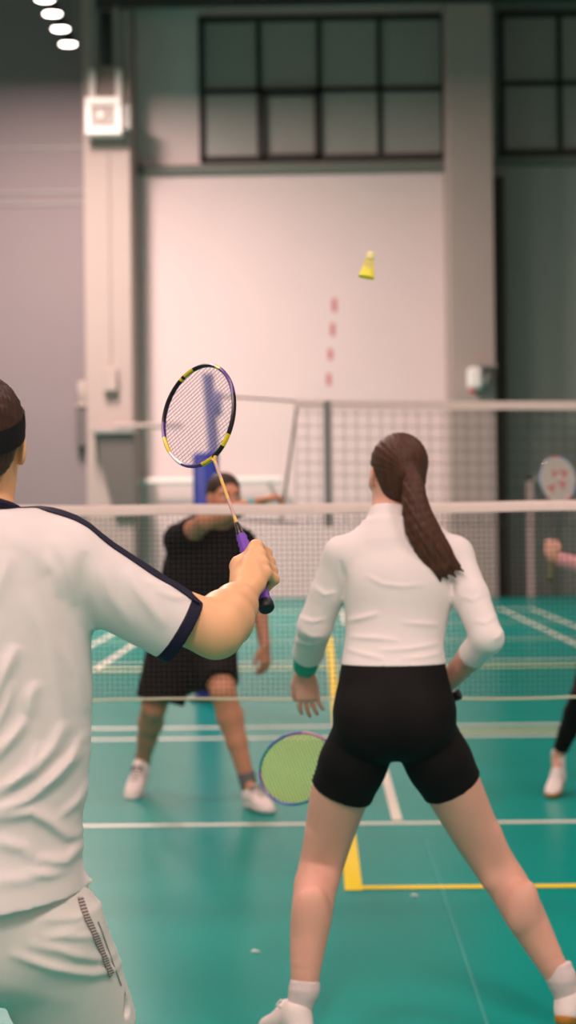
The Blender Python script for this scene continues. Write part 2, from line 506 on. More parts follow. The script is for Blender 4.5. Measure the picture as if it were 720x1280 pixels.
# ------------------------------------------------------------------ fittings on the far wall
# fan heater on the left column
hx0, hx1 = W(106, 166, YF - .7).x, W(152, 166, YF - .7).x
hz0, hz1 = W(130, 167, YF - .7).z, W(130, 121, YF - .7).z
ht = thing('fan_heater', 'white box fan heater with a slatted grille mounted high on the left column', 'heater', ((hx0 + hx1) / 2, YF - .35, hz0))
w, hh = (hx1 - hx0) / 2, hz1 - hz0
ht['_world'] = 0; del ht['_world']
b = MB(); t = .12
b.box((-w, -.35, 0), (w, .05, t), .02); b.box((-w, -.35, hh - t), (w, .05, hh), .02)
b.box((-w, -.35, t), (-w + t, .05, hh - t), .02); b.box((w - t, -.35, t), (w, .05, hh - t), .02)
b.build('housing', M_WHITE, ht, smooth=False)
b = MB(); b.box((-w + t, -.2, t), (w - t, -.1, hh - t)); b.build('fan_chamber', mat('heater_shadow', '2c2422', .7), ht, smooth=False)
for i in range(6):
    z = t + (i + .5) * (hh - 2 * t) / 6
    b = MB(); b.box((-w + t, -.34, z - .02), (w - t, -.3, z + .02), .005); b.build('grille_slat', mat('heater_slat', 'ddd2cb', .5) if i == 0 else bpy.data.materials['heater_slat'], ht, smooth=False)
b = MB(); b.lathe([(.0, 0), (.055, 0), (.055, .03), (0, .035)], 16, Matrix.Translation((-.05, -.345, hh * .52)) @ Matrix.Rotation(R(90), 4, 'X')); b.build('fan_hub', M_WHITE, ht)
b = MB(); b.box((w, -.25, .1), (w + .17, .1, hh - .12), .02); b.box((w + .02, .08, .2), (w + .15, .35, .3), .01); b.build('valve_box', M_GREYP, ht, smooth=False)
for s in (-1, 1):
    b = MB(); b.box((s * w * .6 - .06, -.05, hh), (s * w * .6 + .06, .35, hh + .06), .01); b.box((s * w * .72 - .06, .1, hh), (s * w * .72 + .06, .345, hh + .62), .015)
    b.build('bracket', M_WHITE, ht, smooth=False)
# pipes running up the column above the heater
for px in (119, 147):
    x = W(px, 60, YF).x; b = MB(); z0 = hz1 + .65
    b.tube([(x, YF - .12, z0), (x, YF - .12, zb + .8)], .055, 12); b.box((x - .1, YF - .1, z0 + 1.0), (x + .1, YF, z0 + 1.08), .01)
    tag(b.build('heating_pipe', M_GREYP), 'grey pipe rising from the %s of the white fan heater to the ceiling' % ('left side' if px < 130 else 'right side'), 'pipe', 'heating pipes above the fan heater')
xm = W(133, 60, YF).x
b = MB(); b.box((xm - .1, YF - .08, hz1 + .72), (xm + .1, YF - .01, zb - .06), .02)
tag(b.build('cable_tray', M_DARK), 'dark cable duct between the two heating pipes on the left column', 'duct')
# conduit and switch box down the column
xc = W(137, 330, YF).x; zc = W(137, 482, YF).z
cd = thing('cable_conduit', 'thin vertical conduit with a small junction box on the left column', 'conduit', (xc, YF, zc)); del cd['_world']
b = MB(); b.tube([(0, -.02, .3), (0, -.02, hz0 - zc - .2)], .022, 8); b.build('conduit', M_COLM, cd)
b = MB(); b.box((-.12, -.22, -.12), (.14, 0, .32), .02); b.build('junction_box', M_COLM, cd, smooth=False)
# wall shelf lower on the column, its cast shadow built as a tapering dark wedge
x0, x1 = W(118, 540, YF).x, W(171, 540, YF).x; zs = W(140, 541, YF).z
sh = thing('wall_shelf', 'small shelf with a tapered dark shadow wedge low on the left column', 'shelf', ((x0 + x1) / 2, YF, zs)); del sh['_world']
b = MB(); hw = (x1 - x0) / 2; b.box((-hw, -.55, -.03), (hw, 0, .05), .01); b.build('shelf_board', M_GREYP, sh, smooth=False)
b = MB(); b.add([(-hw * .8, -.45, -.03), (hw * .95, -.45, -.03), (hw * .95, 0, -.03), (-hw * .8, 0, -.03), (0, -.12, -1.6), (hw * .95, -.12, -1.6), (hw * .95, 0, -1.6), (0, 0, -1.6)],
               [(0, 1, 2, 3), (7, 6, 5, 4), (0, 4, 5, 1), (1, 5, 6, 2), (2, 6, 7, 3), (3, 7, 4, 0)]); b.build('bracket', mat('shelf_shadow', '6e6662', .7), sh, smooth=False)  # dark wedge stands in for the shadow cast below the shelf
b = MB(); b.tube([(hw * .1, -.5, .1), (hw + .9, -.5, .1)], .05, 10); b.build('rail', M_COLM, sh)
xg, zg = W(104, 497, YF + .25).x, W(104, 510, YF + .25).z
wl = thing('wall_lamp', 'small pale lamp bracket on the grey wall left of the column', 'lamp', (xg, YF + .25, zg)); del wl['_world']
b = MB(); b.box((-.1, -.3, 0), (.1, 0, .08), .02); b.lathe([(.05, .08), (.09, .2), (.1, .42), (.06, .5), (0, .51)], 16, Matrix.Translation((.0, -.17, 0))); b.build('lamp_body', M_COLM, wl)
b = MB(); b.box((-.11, -.26, -.75), (.11, 0, 0), .03); b.build('fixture_shadow', mat('fixture_shadow_grey', '5f5b59', .6), wl, smooth=False)  # dark box below the fixture stands in for the shadow it casts
# bar along the bay wall and a goal at the far right
p0, p1 = W(172, 602, YB - .4), W(352, 601, YB - .4)
b = MB(); b.tube([(p0.x, YB - .4, p0.z), (p1.x, YB - .4, p0.z)], .065, 12)
for f in (.1, .9): b.tube([(lerp(p0.x, p1.x, f), YB - .4, p0.z), (lerp(p0.x, p1.x, f), YB, p0.z)], .03, 8)
tag(b.build('wall_bar', M_WHITE), 'long white horizontal bar on brackets along the far wall, behind the player in black', 'bar')
q0, q1 = W(662, 598, YB - 1.0), W(770, 598, YB - 1.0)
gl = thing('goal_frame', 'pale goal frame standing by the dark far wall behind the upright racket', 'goal', (q0.x, YB - 1.0, 0)); del gl['_world']
M_GOAL = mat('pale_pink_paint', 'c3adaa', .5)
b = MB(); b.box((-.06, -.06, 0), (.06, .06, q0.z + .06), .01); b.build('post', M_GOAL, gl, smooth=False)
b = MB(); b.box((q1.x - q0.x - .06, -.06, 0), (q1.x - q0.x + .06, .06, q0.z + .06), .01); b.build('post', M_GOAL, gl, smooth=False)
b = MB(); b.box((-.06, -.06, q0.z - .06), (q1.x - q0.x + .06, .06, q0.z + .06), .01); b.build('crossbar', mat('grey_green_paint', '8b918b', .5), gl, smooth=False)
# unit with red end on the right column
ux, uz = W(600, 474, YF).x, W(600, 474, YF).z
un = thing('wall_speaker', 'small grey wall unit with a red tip on the right column', 'speaker', (ux, YF, uz)); del un['_world']
b = MB(); b.box((-.25, -.42, -.2), (.02, -.06, .2), .05); b.build('case', M_WHITE, un, smooth=False)
b = MB(); b.lathe([(.0, 0), (.19, 0), (.15, .1), (.08, .2), (0, .21)], 20, Matrix.Translation((.12, -.2, -.05)) @ Matrix.Rotation(R(-80), 4, 'Y')); b.build('horn', M_BEAM, un)
b = MB(); b.box((-.15, -.3, .2), (.3, 0, .25), .01); b.build('bracket', M_GREYP, un, smooth=False)
b = MB(); b.lathe([(0, 0), (.06, 0), (.06, .06), (0, .07)], 12, Matrix.Translation((-.17, -.3, -.27))); b.build('red_tip', mat('red_lens', 'd0202c', .4), un)

# lamps in view at the top left
lamps = [(85, 55), (75.5, 36), (65.5, 17), (56, -1)]
names = ['lowest and farthest of the four round lamps at the ceiling', 'second from the bottom of the four round ceiling lamps',
         'third from the bottom of the four round ceiling lamps', 'topmost of the four round lamps, cut by the picture edge']
for k, (px, py) in enumerate(lamps):
    d = 36.4 - k * 1.12
    p = P(px, py, d)
    r = thing('high_bay_lamp', 'bright high bay lamp, ' + names[k], 'lamp', p, 'high bay lamps'); del r['_world']
    b = MB(); b.lathe([(.155, .0), (.165, .03), (.15, .07), (.09, .1), (.08, .2), (.03, .22), (0, .22)], 24); b.build('housing', M_DARK, r)
    b = MB(); b.lathe([(0, -.035), (.08, -.032), (.13, -.02), (.15, -.006), (.15, .0)], 24); b.build('diffuser', M_LAMP, r)
    b = MB(); b.tube([(0, 0, .21), (0, 0, ZC - p.z)], .012, 6); b.build('hanging_rod', M_DARK, r)

# ------------------------------------------------------------------ nets
def net_grid(x0, x1, z0, z1, y, step, r, sag=lambda x: 0):
    b = MB(); nx = int(round((x1 - x0) / step)); nz = int(round((z1 - z0) / step))
    xs = np.linspace(x0, x1, nx + 1)
    for i in range(nz + 1):
        z = lerp(z0, z1, i / nz)
        b.tube([(x, y, z + sag(x)) for x in np.linspace(x0, x1, 17)], r, 4, caps=False)
    for x in xs: b.tube([(x, y, z0 + sag(x)), (x, y, z1 + sag(x))], r, 4, caps=False)
    return b
# badminton net
NX0, NX1 = CX - 3.05, CX + 3.05
sag = lambda x: -.026 * (1 - ((x - CX) / 3.05) ** 2)
bn = thing('badminton_net', 'near badminton net with white top tape stretched between the players', 'net', (CX, NY, 0)); bn['_world'] = 1
ZT, ZBm = 1.55, .795
net_grid(NX0, NX1, ZBm, ZT - .02, NY, .02, .00095, sag).build('net_mesh', M_CORD, bn, smooth=False)
b = MB()
xs = np.linspace(NX0, NX1, 60); vs = []; fs = []
for x in xs:
    zt = ZT + sag(x) + .0015 * math.sin(x * 9)
    vs += [(x, NY - .008, zt - .04), (x, NY - .009, zt - .02), (x, NY - .004, zt), (x, NY + .004, zt), (x, NY + .009, zt - .02), (x, NY + .008, zt - .04)]
for i in range(59):
    for k in range(6): fs.append((i * 6 + k, i * 6 + 6 + k, i * 6 + 6 + (k + 1) % 6, i * 6 + (k + 1) % 6))
b.add(vs, fs); b.build('top_tape', M_TAPE, bn)
b = MB(); b.tube([(x, NY, ZBm + sag(x) + .006 * math.sin(x * 5.0 + 1) * math.sin(x * 2.1)) for x in np.linspace(NX0, NX1, 80)], .0045, 6); b.build('bottom_cord', mat('pale_cord', 'd8d3b4', .7), bn)
for s, x in ((-1, NX0), (1, NX1)):
    b = MB(); b.tube([(x + s * .03, NY, 0), (x + s * .03, NY, ZT + .01)], .02, 12); b.box((x - .25, NY - .2, 0), (x + .25, NY + .3, .05), .01); b.build('post', M_DARK, bn)
# volleyball net further back
VY = 16.75
vx0 = W(369, 501, VY).x; vz = W(420, 501, VY).z
vn = thing('volleyball_net', 'tall wide-mesh net with white top band beyond the near net', 'net', (vx0, VY, 0)); vn['_world'] = 1
vx1 = vx0 + 9.5
vs_ = lambda x: -.05 * (1 - ((x - (vx0 + vx1) / 2) / 4.75) ** 2)
net_grid(vx0, vx1, vz - 1.0, vz, VY, .1, .0027, vs_).build('net_mesh', M_VCORD, vn, smooth=False)
b = MB(); xs = np.linspace(vx0, vx1, 40); vs = []; fs = []
for x in xs:
    z = vz + vs_(x) + .01
    vs += [(x, VY - .012, z - .07), (x, VY - .012, z), (x, VY + .012, z), (x, VY + .012, z - .07)]
for i in range(39):
    for k in range(4): fs.append((i * 4 + k, i * 4 + 4 + k, i * 4 + 4 + (k + 1) % 4, i * 4 + (k + 1) % 4))
b.add(vs, fs); b.build('top_band', M_TAPE, vn, smooth=False)
xa = W(409, 520, VY).x
b = MB(); b.box((xa - .03, VY - .02, vz - 1.03), (xa + .03, VY + .02, vz + .0), .004); b.build('side_band', mat('grey_side_band', '8c8a88', .7), vn, smooth=False)
b = MB(); b.tube([(vx0, VY, vz), (W(272, 497, VY).x, VY, vz + .05)], .008, 6); b.tube([(vx0, VY, vz - 1.0), (W(272, 640, VY).x, VY, vz - .95)], .008, 6); b.tube([(vx0 + .02, VY, vz), (vx0 - .13, VY, vz - 1.0)], .01, 6); b.build('tension_rope', M_VCORD, vn)
# blue padded post
bx = W(258, 600, VY).x; zp = W(258, 566, VY).z
bp_ = thing('net_post', 'blue padded volleyball post behind the player in black', 'post', (bx, VY, 0)); bp_['_world'] = 1
b = MB(); b.box((bx - .105, VY - .1, .02), (bx + .1, VY + .1, zp), .03); b.build('pad', M_BLUE, bp_)
b = MB(); b.tube([(bx + .06, VY, 0), (bx + .06, VY, zp + .05), (bx + .02, VY, 2.68)], .045, 14); b.box((bx + .06, VY - .06, zp + .3), (bx + .13, VY + .06, zp + .5), .01); b.build('pole', M_BLUE2, bp_)
b = MB(); b.tube([(bx, VY, 0), (bx, VY, .03)], .16, 20); b.build('base', M_DARK, bp_)

# ------------------------------------------------------------------ rackets
def racket(name, label, butt, axis, lateral, cols, strings_col, grip_col, cap_col='15151a', length=.672, string_r=.00065, logo=None, wide=.101):
    Y = Vector(axis).normalized(); X = Vector(lateral); X = (X - Y * X.dot(Y)).normalized(); Z = X.cross(Y)
    root = thing(name, label, 'racket', (0, 0, 0)); del root['_world']
    Mx = Matrix((X, Y, Z)).transposed().to_4x4(); Mx.translation = Vector(butt); root.matrix_world = Mx
    RX = Matrix.Rotation(R(-90), 4, 'X')        # lathe z -> local +y
    gm = mat(name + '_grip', grip_col, .55, .4, var=.12, vscale=90)
    prof = [(.0, .012), (.0142, .012)]
    n = 24
    for i in range(n + 1):
        t = i / n; y = .014 + t * .185
        r = .0138 if t < .6 else lerp(.0138, .0098, (t - .6) / .4)
        prof.append((r + (.0016 if i % 2 else -.0006), y))
    prof += [(.0, .2)]
    b = MB(); b.lathe(prof, 18, RX); g = b.build('grip', gm, root)
    g.scale = (1, 1, .92)
    b = MB(); b.lathe([(.0, 0), (.0135, 0), (.0158, .003), (.0162, .012), (.0145, .02), (0, .02)], 18, RX); b.build('butt_cap', mat(name + '_cap', cap_col, .5), root)
    b = MB(); b.lathe([(.0, .198), (.0092, .198), (.0094, .203), (.0074, .205), (.0078, .212), (.0062, .216), (.0062, .224), (.0045, .232), (.0, .234)], 16, RX); b.build('cone', mat(name + '_cone', '4a4542', .3, metal=.6), root)
    HC, a, w = length - .126, .124, wide
    b = MB(); ys = [.23, .25, .3, .36, HC - a - .02, HC - a + .004]
    sm = [mat(name + '_shaft_a', cols[4], .3, .5), mat(name + '_shaft_b', cols[5], .3, .5)]
    for i in range(len(ys) - 1): b.tube([(0, ys[i], 0), (0, ys[i + 1], 0)], .0036, 10, mi=i % 2)
    b.build('shaft', sm, root)
    b = MB(); b.tube([(-.016, HC - a + .006, 0), (-.006, HC - a + .0, 0), (0, HC - a - .012, 0), (.006, HC - a, 0), (.016, HC - a + .006, 0)], [.003, .0045, .005, .0045, .003], 10); b.build('throat', sm[0], root)
    fm = [mat(name + '_frame_%s' % c, c, .3, .5) for c in cols[:4]]
    b = MB(); N = 96
    def hp(t, k=1.0):
        # egg: a little squarer at the top
        return Vector((math.sin(t) * w * k * (1 + .05 * math.cos(t)), HC + math.cos(t) * a * k, 0))
    seq = cols[6]
    for i in range(N):
        t0, t1 = 2 * math.pi * i / N, 2 * math.pi * (i + 1) / N
        mi = next(m for (lim, m) in seq if i / N < lim)
        b.tube([hp(t0 - .001), hp(t1 + .001)], .0056, 8, mi=mi, caps=False, flat=.75)
    b.build('frame', fm, root)
    b = MB(); st = mat(name + '_string', strings_col, .4, .3)
    def half(x):   # half extent of y at lateral x
        lo, hi = 0, math.pi / 2
        return math.sqrt(max(0, 1 - (x / w) ** 2))
    for i in range(-11, 12):
        x = i * .0082
        if abs(x) < w * .97:
            e = half(x) * a
            b.tube([(x, HC - e, .0006 * (-1) ** i), (x, HC + e, .0006 * (-1) ** i)], string_r * .5, 4, caps=False)
    for j in range(-12, 13):
        y = j * .0096
        if abs(y) < a * .97:
            e = math.sqrt(1 - (y / a) ** 2) * w * (1 + .05 * y / a)
            b.tube([(-e, HC + y, -.0006), (e, HC + y, -.0006)], string_r * 1.1, 4, caps=False)
    b.build('string_bed', st, root, smooth=False)
    if logo:
        b = MB()
        for poly in logo:
            n = len(poly)
            vs = [(x, HC + y, zz) for zz in (.0012, -.0012) for (x, y) in poly]
            b.add(vs, [tuple(range(n)), tuple(range(2 * n - 1, n - 1, -1))] + [(i, i + n, (i + 1) % n + n, (i + 1) % n) for i in range(n)])
        b.build('logo_mark', mat('red_logo_ink', 'b0504c', .6), root, smooth=False)
    return root, Y, X, Z

# ------------------------------------------------------------------ hands, heads, shoes
def grip_hand(Fd, wrist, C, A, N, S, tg, sc=1.0, rh=.0145):
    A = Vector(A).normalized(); N = Vector(N); N = (N - A * N.dot(A)).normalized()
    S0 = A.cross(N); S = S0 if S0.dot(Vector(S)) > 0 else -S0
    def at(o, deg, r): return C + A * o + (N * math.cos(R(deg)) + S * math.sin(R(deg))) * r
    offs = (.034, .012, -.010, -.031); rad = (.0103, .0104, .0098, .0086)
    mcps = []
    for o, r in zip(offs, rad):
        o *= sc; r *= sc
        m = at(o, 48, rh + r + .010); mcps.append(m)
        pts = [m, at(o + .004, 112, rh + r + .009), at(o + .002, 180, rh + r + .001), at(o, 248, rh + r * .8)]
        Fd.chain(pts, [r * 1.12, r * 1.05, r * .95, r * .82], .006, .006, tg)
        Fd.u([Ell(m + N * .0035, [A, N, S], (r * .95, r * 1.05, r * 1.1))], .008, 0, tg)
    for i, m in enumerate(mcps):
        w0 = wrist + A * (.012 - .008 * i) * sc
        Fd.chain([w0, lerp(w0, m, .55) + N * .003, m - N * .001], [.0175 * sc, .0160 * sc, .0115 * sc], .009, .012, tg)
        Fd.u([Seg(lerp(w0, m, .45) + N * .0165 * sc, m + N * .010 * sc, .0022, .0024)], .008, 0, tg)
    # heel of the palm and thumb
    Fd.chain([wrist, at(.0, -20, rh + .012)], [.02 * sc, .018 * sc], .015, 0, tg)
    tb = lerp(wrist, at(.03, -45, rh + .016), .35)
    Fd.chain([tb, at(.014, -44, rh + .014), at(.036, -70, rh + .009), at(.053, -104, rh + .008)], [.019 * sc, .0155 * sc, .0108 * sc, .0085 * sc], .016, .008, tg)
    Fd.u([Seg(at(.016, -30, rh + .013), at(.022, 25, rh + .014), .0125 * sc, .0115 * sc)], .014, 0, tg)
def open_hand(Fd, wrist, D, Npalm, thumb, tg, sc=1.0, curl=18, spread=5):
    D = Vector(D).normalized(); Np = Vector(Npalm); Np = (Np - D * Np.dot(D)).normalized()
    S = D.cross(Np); S = S if S.dot(Vector(thumb)) > 0 else -S
    kn = wrist + D * .088 * sc
    Fd.loft([(wrist, S, .026 * sc, .019 * sc), (wrist + D * .04 * sc, S, .037 * sc, .0155 * sc), (kn, S, .039 * sc, .0125 * sc), (kn + D * .008 * sc, S, .037 * sc, .009 * sc)], .012, tg)
    for i, (o, L, r) in enumerate(((.029, .073, .0088), (.0098, .082, .009), (-.0095, .076, .0086), (-.028, .06, .0076))):
        p = kn + S * o * sc + D * (.004 - abs(o) * .1) * sc
        a = 0; pts = [p - D * .012 * sc, p]; d0 = (D + S * math.tan(R(spread * (o / .02)))).normalized()
        for fr, cu in ((.45, curl), (.3, curl * 1.3), (.25, curl)):
            a += cu; pts.append(pts[-1] + (d0 * math.cos(R(a)) + Np * math.sin(R(a))) * L * fr * sc)
        Fd.chain(pts, [r * sc, r * sc, r * .95 * sc, r * .87 * sc, r * .75 * sc], .004, .003, tg)
    b0 = wrist + D * .022 * sc + S * .024 * sc
    Fd.chain([b0, b0 + (D * .03 + S * .022 + Np * .012) * sc, b0 + (D * .06 + S * .03 + Np * .02) * sc, b0 + (D * .083 + S * .03 + Np * .026) * sc], [.0145 * sc, .012 * sc, .0105 * sc, .008 * sc], .014, .006, tg)

def head(Fd, c, fwd, up, sc=1.0, tg='head', fem=False):
    Fw = Vector(fwd).normalized(); U = Vector(up); U = (U - Fw * U.dot(Fw)).normalized(); Rt = Fw.cross(U); ax = [Rt, Fw, U]
    def q(x, y, z): return c + (Rt * x + Fw * y + U * z) * sc
    E = lambda x, y, z, r: Ell(q(x, y, z), ax, [k * sc for k in r])
    Fd.u([E(0, -.012, .032, (.074, .094, .084))], .02, 0, tg)
    jw = .05 if fem else .055
    Fd.u([E(0, .03, -.045, (jw, .055, .062))], .05, 0, tg)
    Fd.u([E(0, .06, -.085, (.026, .024, .022))], .03, 0, tg)
    Fd.u([E(0, .072, .02, (.048, .018, .014))], .03, 0, tg)            # brow
    for s in (-1, 1):
        Fd.sub([E(s * .031, .091, .0, (.018, .012, .011))], .014, tg)
        Fd.u([E(s * .046, .058, -.022, (.02, .018, .018))], .025, 0, tg)  # cheek
    Fd.u([Seg(q(0, .082, .012), q(0, .104, -.026), .007 * sc, .012 * sc)], .014, 0, tg)
    for s in (-1, 1): Fd.u([E(s * .012, .092, -.03, (.009, .01, .008))], .008, 0, tg)
    Fd.u([E(0, .078, -.056, (.024, .011, .006))], .006, 0, tg)
    Fd.u([E(0, .077, -.067, (.02, .011, .007))], .006, 0, tg)
    for s in (-1, 1):
        ea = [(Rt * s + Fw * .5).normalized(), (Fw - Rt * s * .5).normalized(), U]
        Fd.u([Ell(q(s * .077, -.006, -.004), ea, [.0075 * sc, .019 * sc, .032 * sc])], .008, 0, tg)
        Fd.sub([Ell(q(s * .086, .0, .002), ea, [.005 * sc, .01 * sc, .019 * sc])], .006, tg)
    return q, ax, E
def eyes(root, q, ax, sc=1.0, col='3a2a20'):
    m1 = mat('eye_white', 'e6e0da', .2, .5); m2 = mat('eye_iris', col, .2, .5)
    for s in (-1, 1):
        b = MB(); A = Matrix([list(a) for a in ax]).transposed().to_4x4(); A.translation = q(s * .031, .078, .0)
        b.lathe([(.0001, -.0115)] + [(.0115 * sc * math.cos(t), .0115 * sc * math.sin(t)) for t in np.linspace(-1.4, 1.0, 9)], 14, A @ Matrix.Rotation(R(-90), 4, 'X'), 0)
        b.lathe([(.0058 * sc, .0101 * sc), (.004 * sc, .0112 * sc), (.0001, .0117 * sc)], 12, A @ Matrix.Rotation(R(-90), 4, 'X'), 1)
        b.build('eye', [m1, m2], root)

def shoe(root, heel, fwd, up, m_up, m_sole, m_lace, L=.285, h=.005, sock=None, sock_m=None, ankle=None):
    """heel: point under the heel on the sole's underside; fwd: along the sole; up: normal of the sole"""
    Fw = Vector(fwd).normalized(); U = Vector(up); U = (U - Fw * U.dot(Fw)).normalized(); S = Fw.cross(U); k = L / .285
    def q(x, y, z): return heel + (S * x + Fw * y + U * z) * k
    f = Field()
    f.loft([(q(0, .028, .03), S, .034 * k, .028 * k), (q(0, .07, .045), S, .038 * k, .046 * k), (q(0, .13, .047), S, .039 * k, .044 * k), (q(0, .19, .034), S, .046 * k, .034 * k), (q(0, .25, .026), S, .04 * k, .025 * k), (q(0, .275, .022), S, .024 * k, .016 * k)], .02)
    f.u([Ell(q(0, .055, .068), [S, Fw, U], (.043 * k, .05 * k, .056 * k))], .02)
    f.u([Ell(q(0, .13, .08), [S, (Fw * .85 - U * .5).normalized(), (U * .85 + Fw * .5).normalized()], (.024 * k, .05 * k, .016 * k))], .015)
    f.cut(q(0, 0, .02), -U)
    s = grow('shoe', f, h, m_up, root)
    g = Field()
    g.loft([(q(0, .02, .016), S, .03 * k, .03 * k), (q(0, .08, .016), S, .038 * k, .03 * k), (q(0, .14, .016), S, .039 * k, .03 * k), (q(0, .2, .016), S, .048 * k, .03 * k), (q(0, .26, .018), S, .04 * k, .03 * k), (q(0, .279, .02), S, .026 * k, .02 * k)], .02)
    g.cut(q(0, 0, .026), U).cut(q(0, 0, 0), -U)
    grow('sole', g, h * .9, m_sole, s)
    b = MB()
    for i in range(5):
        y = .115 + i * .02; z = .101 - i * .010
        b.tube([q(-.03, y - .004, z - .012), q(-.012, y, z + .006), q(.012, y, z + .006), q(.03, y - .004, z - .012)], .0052 * k, 6)
    for sd in (-1, 1): b.tube([q(0, .118, .097), q(sd * .022, .12, .11), q(sd * .034, .128, .095), q(sd * .01, .124, .096)], .003 * k, 6)
    b.build('laces', m_lace, s)
    return q

def ribbon(name, pts, widths, nrm, m, parent, thick=.002, lift=.0):
    """a strip lying along pts, nrm: outward normals"""
    b = MB(); vs = []; n = len(pts)
    for i, p in enumerate(pts):
        t = (pts[min(i + 1, n - 1)] - pts[max(i - 1, 0)]).normalized(); s = t.cross(nrm[i]).normalized() * widths[i] / 2
        u = nrm[i].normalized()
        vs += [p - s + u * lift, p + s + u * lift, p + s + u * (lift + thick), p - s + u * (lift + thick)]
    fs = [(3, 2, 1, 0), tuple((n - 1) * 4 + k for k in range(4))]
    for i in range(n - 1):
        for k in range(4): fs.append((i * 4 + k, i * 4 + (k + 1) % 4, i * 4 + 4 + (k + 1) % 4, i * 4 + 4 + k))
    b.add(vs, fs); return b.build(name, m, parent)
def on_surface(obj, pts, direc):
    """drop points along a direction onto an object's mesh; -> points, normals"""
    from mathutils.bvhtree import BVHTree
    off = base_of(obj.parent)
    me = obj.data
    t = BVHTree.FromPolygons([v.co for v in me.vertices], [tuple(p.vertices) for p in me.polygons])
    out = []; nn = []
    for p, d in zip(pts, direc if isinstance(direc, list) else [direc] * len(pts)):
        loc, nr, _, _ = t.ray_cast(p - off, d)
        if loc is None: loc, nr, _, _ = t.find_nearest(p - off)
        out.append(loc + off); nn.append(nr)
    return out, nn

RIGHT, FWD, UP = V(1, 0, 0), V(0, 1, 0), V(0, 0, 1)
M_SKIN_M = mat('skin_warm', 'dcaa7e', .5, .35, var=.06, vscale=25, bump=.06, bscale=240, sss=.15)
M_SKIN_W = mat('skin_rosy', 'd9a48f', .5, .35, var=.07, vscale=14, bump=.05, bscale=240, sss=.15)
M_SKIN_B = mat('skin_ruddy', 'c58a6c', .5, .35, var=.07, vscale=18, bump=.05, bscale=200, sss=.15)
M_SHOE = mat('white_shoe_mesh', 'e6d9d3', .7, .3, var=.05, vscale=60, bump=.15, bscale=300)
M_GUM = mat('gum_sole', 'a8742a', .6, .3)
M_WSOLE = mat('white_sole', 'e0d8d2', .6, .3)
M_LACE = mat('grey_lace', '6b6866', .7)
M_WLACE = mat('white_lace', 'e8e2de', .7)
M_BLACK = mat('black_sportswear', '0d0b0c', .75, .2, var=.15, vscale=20, bump=.08, bscale=200)
M_NAVY = mat('navy_trim', '11122a', .7, .25, var=.12, vscale=60, bump=.15, bscale=400)
# ------------------------------------------------------------------ the player in the foreground (white shirt, purple racket)
def folds(lst, gain=1.0, wid=1.0):
    """soft ridges in cloth along short lines seen in the x-z plane, fading out at both ends"""
    L = []
    for pts, amp, sg in lst:
        c = [np.array([a.x, a.z]) for a in pts]
        ln = [np.linalg.norm(c[i + 1] - c[i]) for i in range(len(c) - 1)]; tot = sum(ln); acc = 0; S = []
        for i in range(len(c) - 1): S.append((c[i], c[i + 1], acc / tot, ln[i] / tot)); acc += ln[i]
        L.append((S, amp * gain, sg * wid))
    def fn(p):
        q = p[..., [0, 2]]; out = np.zeros(p.shape[:-1], np.float32)
        for S, amp, sg in L:
            best = np.full(p.shape[:-1], 9.0); par = np.zeros(p.shape[:-1])
            for a, c, t0, dt in S:
                ab = c - a; t = np.clip(((q - a) @ ab) / (ab @ ab + 1e-9), 0, 1)
                d = np.linalg.norm(q - a - t[..., None] * ab, axis=-1)
                m_ = d < best; best = np.where(m_, d, best); par = np.where(m_, t0 + t * dt, par)
            x = best / sg; env = np.clip(np.sin(np.pi * np.clip(par, .0, 1)), 0, 1) ** .7
            out -= amp * env * np.exp(-x * x)
        return out.astype(np.float32)
    return fn
def ripple(amp, fx, fz, ph=0.0):
    """broad, lazy drape of loose cloth"""
    def fn(p):
        x, z = p[..., 0], p[..., 2]
        a = np.sin(fx * x + .45 * fz * z + 1.1 * np.sin(.35 * fz * z + ph) + ph)
        c = np.sin(.55 * fx * x - .3 * fz * z + 1.7 * ph)
        return (amp * a * (.6 + .4 * c)).astype(np.float32)
    return fn

m = thing('person', 'player in the left foreground, white shirt with navy trim, raising a purple-gripped racket', 'person', (P(-22, 1100, 3.65).x, 3.65, 0))
rt = V(.97, .24, 0).normalized(); fw = V(-.24, .97, 0).normalized()
D0 = 3.65
F1 = Field()
sec = lambda px, py, w, e, d=D0: (P(px, py, d), rt, w, e)
F1.loft([sec(-22, 1150, .11, .09), sec(-22, 1100, .142, .11), sec(-22, 1000, .142, .105), sec(-22, 900, .155, .115), sec(-22, 800, .17, .12), sec(-24, 715, .175, .115), sec(-26, 690, .14, .08), sec(-28, 672, .08, .055)], .02, 'torso')
shR, shL = P(80, 714, 3.66), P(-135, 712, 3.64)
F1.u([Seg(shR + V(0, 0, -.012), lerp(shR, P(-20, 690, D0), .4), .05, .05)], .04, 0, 'torso')
F1.u([Seg(shL, lerp(shL, P(-20, 680, D0), .4), .06, .05)], .04, 0, 'torso')
elR, wrR = P(270, 788, 3.72), P(304, 744, 3.91)
F1.chain([shR, lerp(shR, elR, .45), lerp(shR, elR, .8), elR], [.047, .046, .046, .046], .03, .015, 'armR')
F1.chain([elR, lerp(elR, wrR, .32), lerp(elR, wrR, .7), wrR], [.046, .0485, .037, .0265], .03, .03, 'armR')
elL, wrL = P(-215, 830, 3.75), P(-150, 850, 3.98)
F1.chain([shL, lerp(shL, elL, .5), elL], [.056, .05, .042], .03, .01, 'armL')
F1.chain([elL, lerp(elL, wrL, .35), wrL], [.042, .044, .028], .02, .01, 'armL')
open_hand(F1, wrL, (wrL - elL) + V(0, 0, -.02), V(1, 0, 0), V(0, 0, 1), 'handL', 1.0, 22)
hc = P(-27, 558, 3.69)
F1.chain([P(-29, 665, 3.66), P(-28, 615, 3.69), P(-27, 575, 3.7)], [.062, .058, .06], .02, .01, 'head')
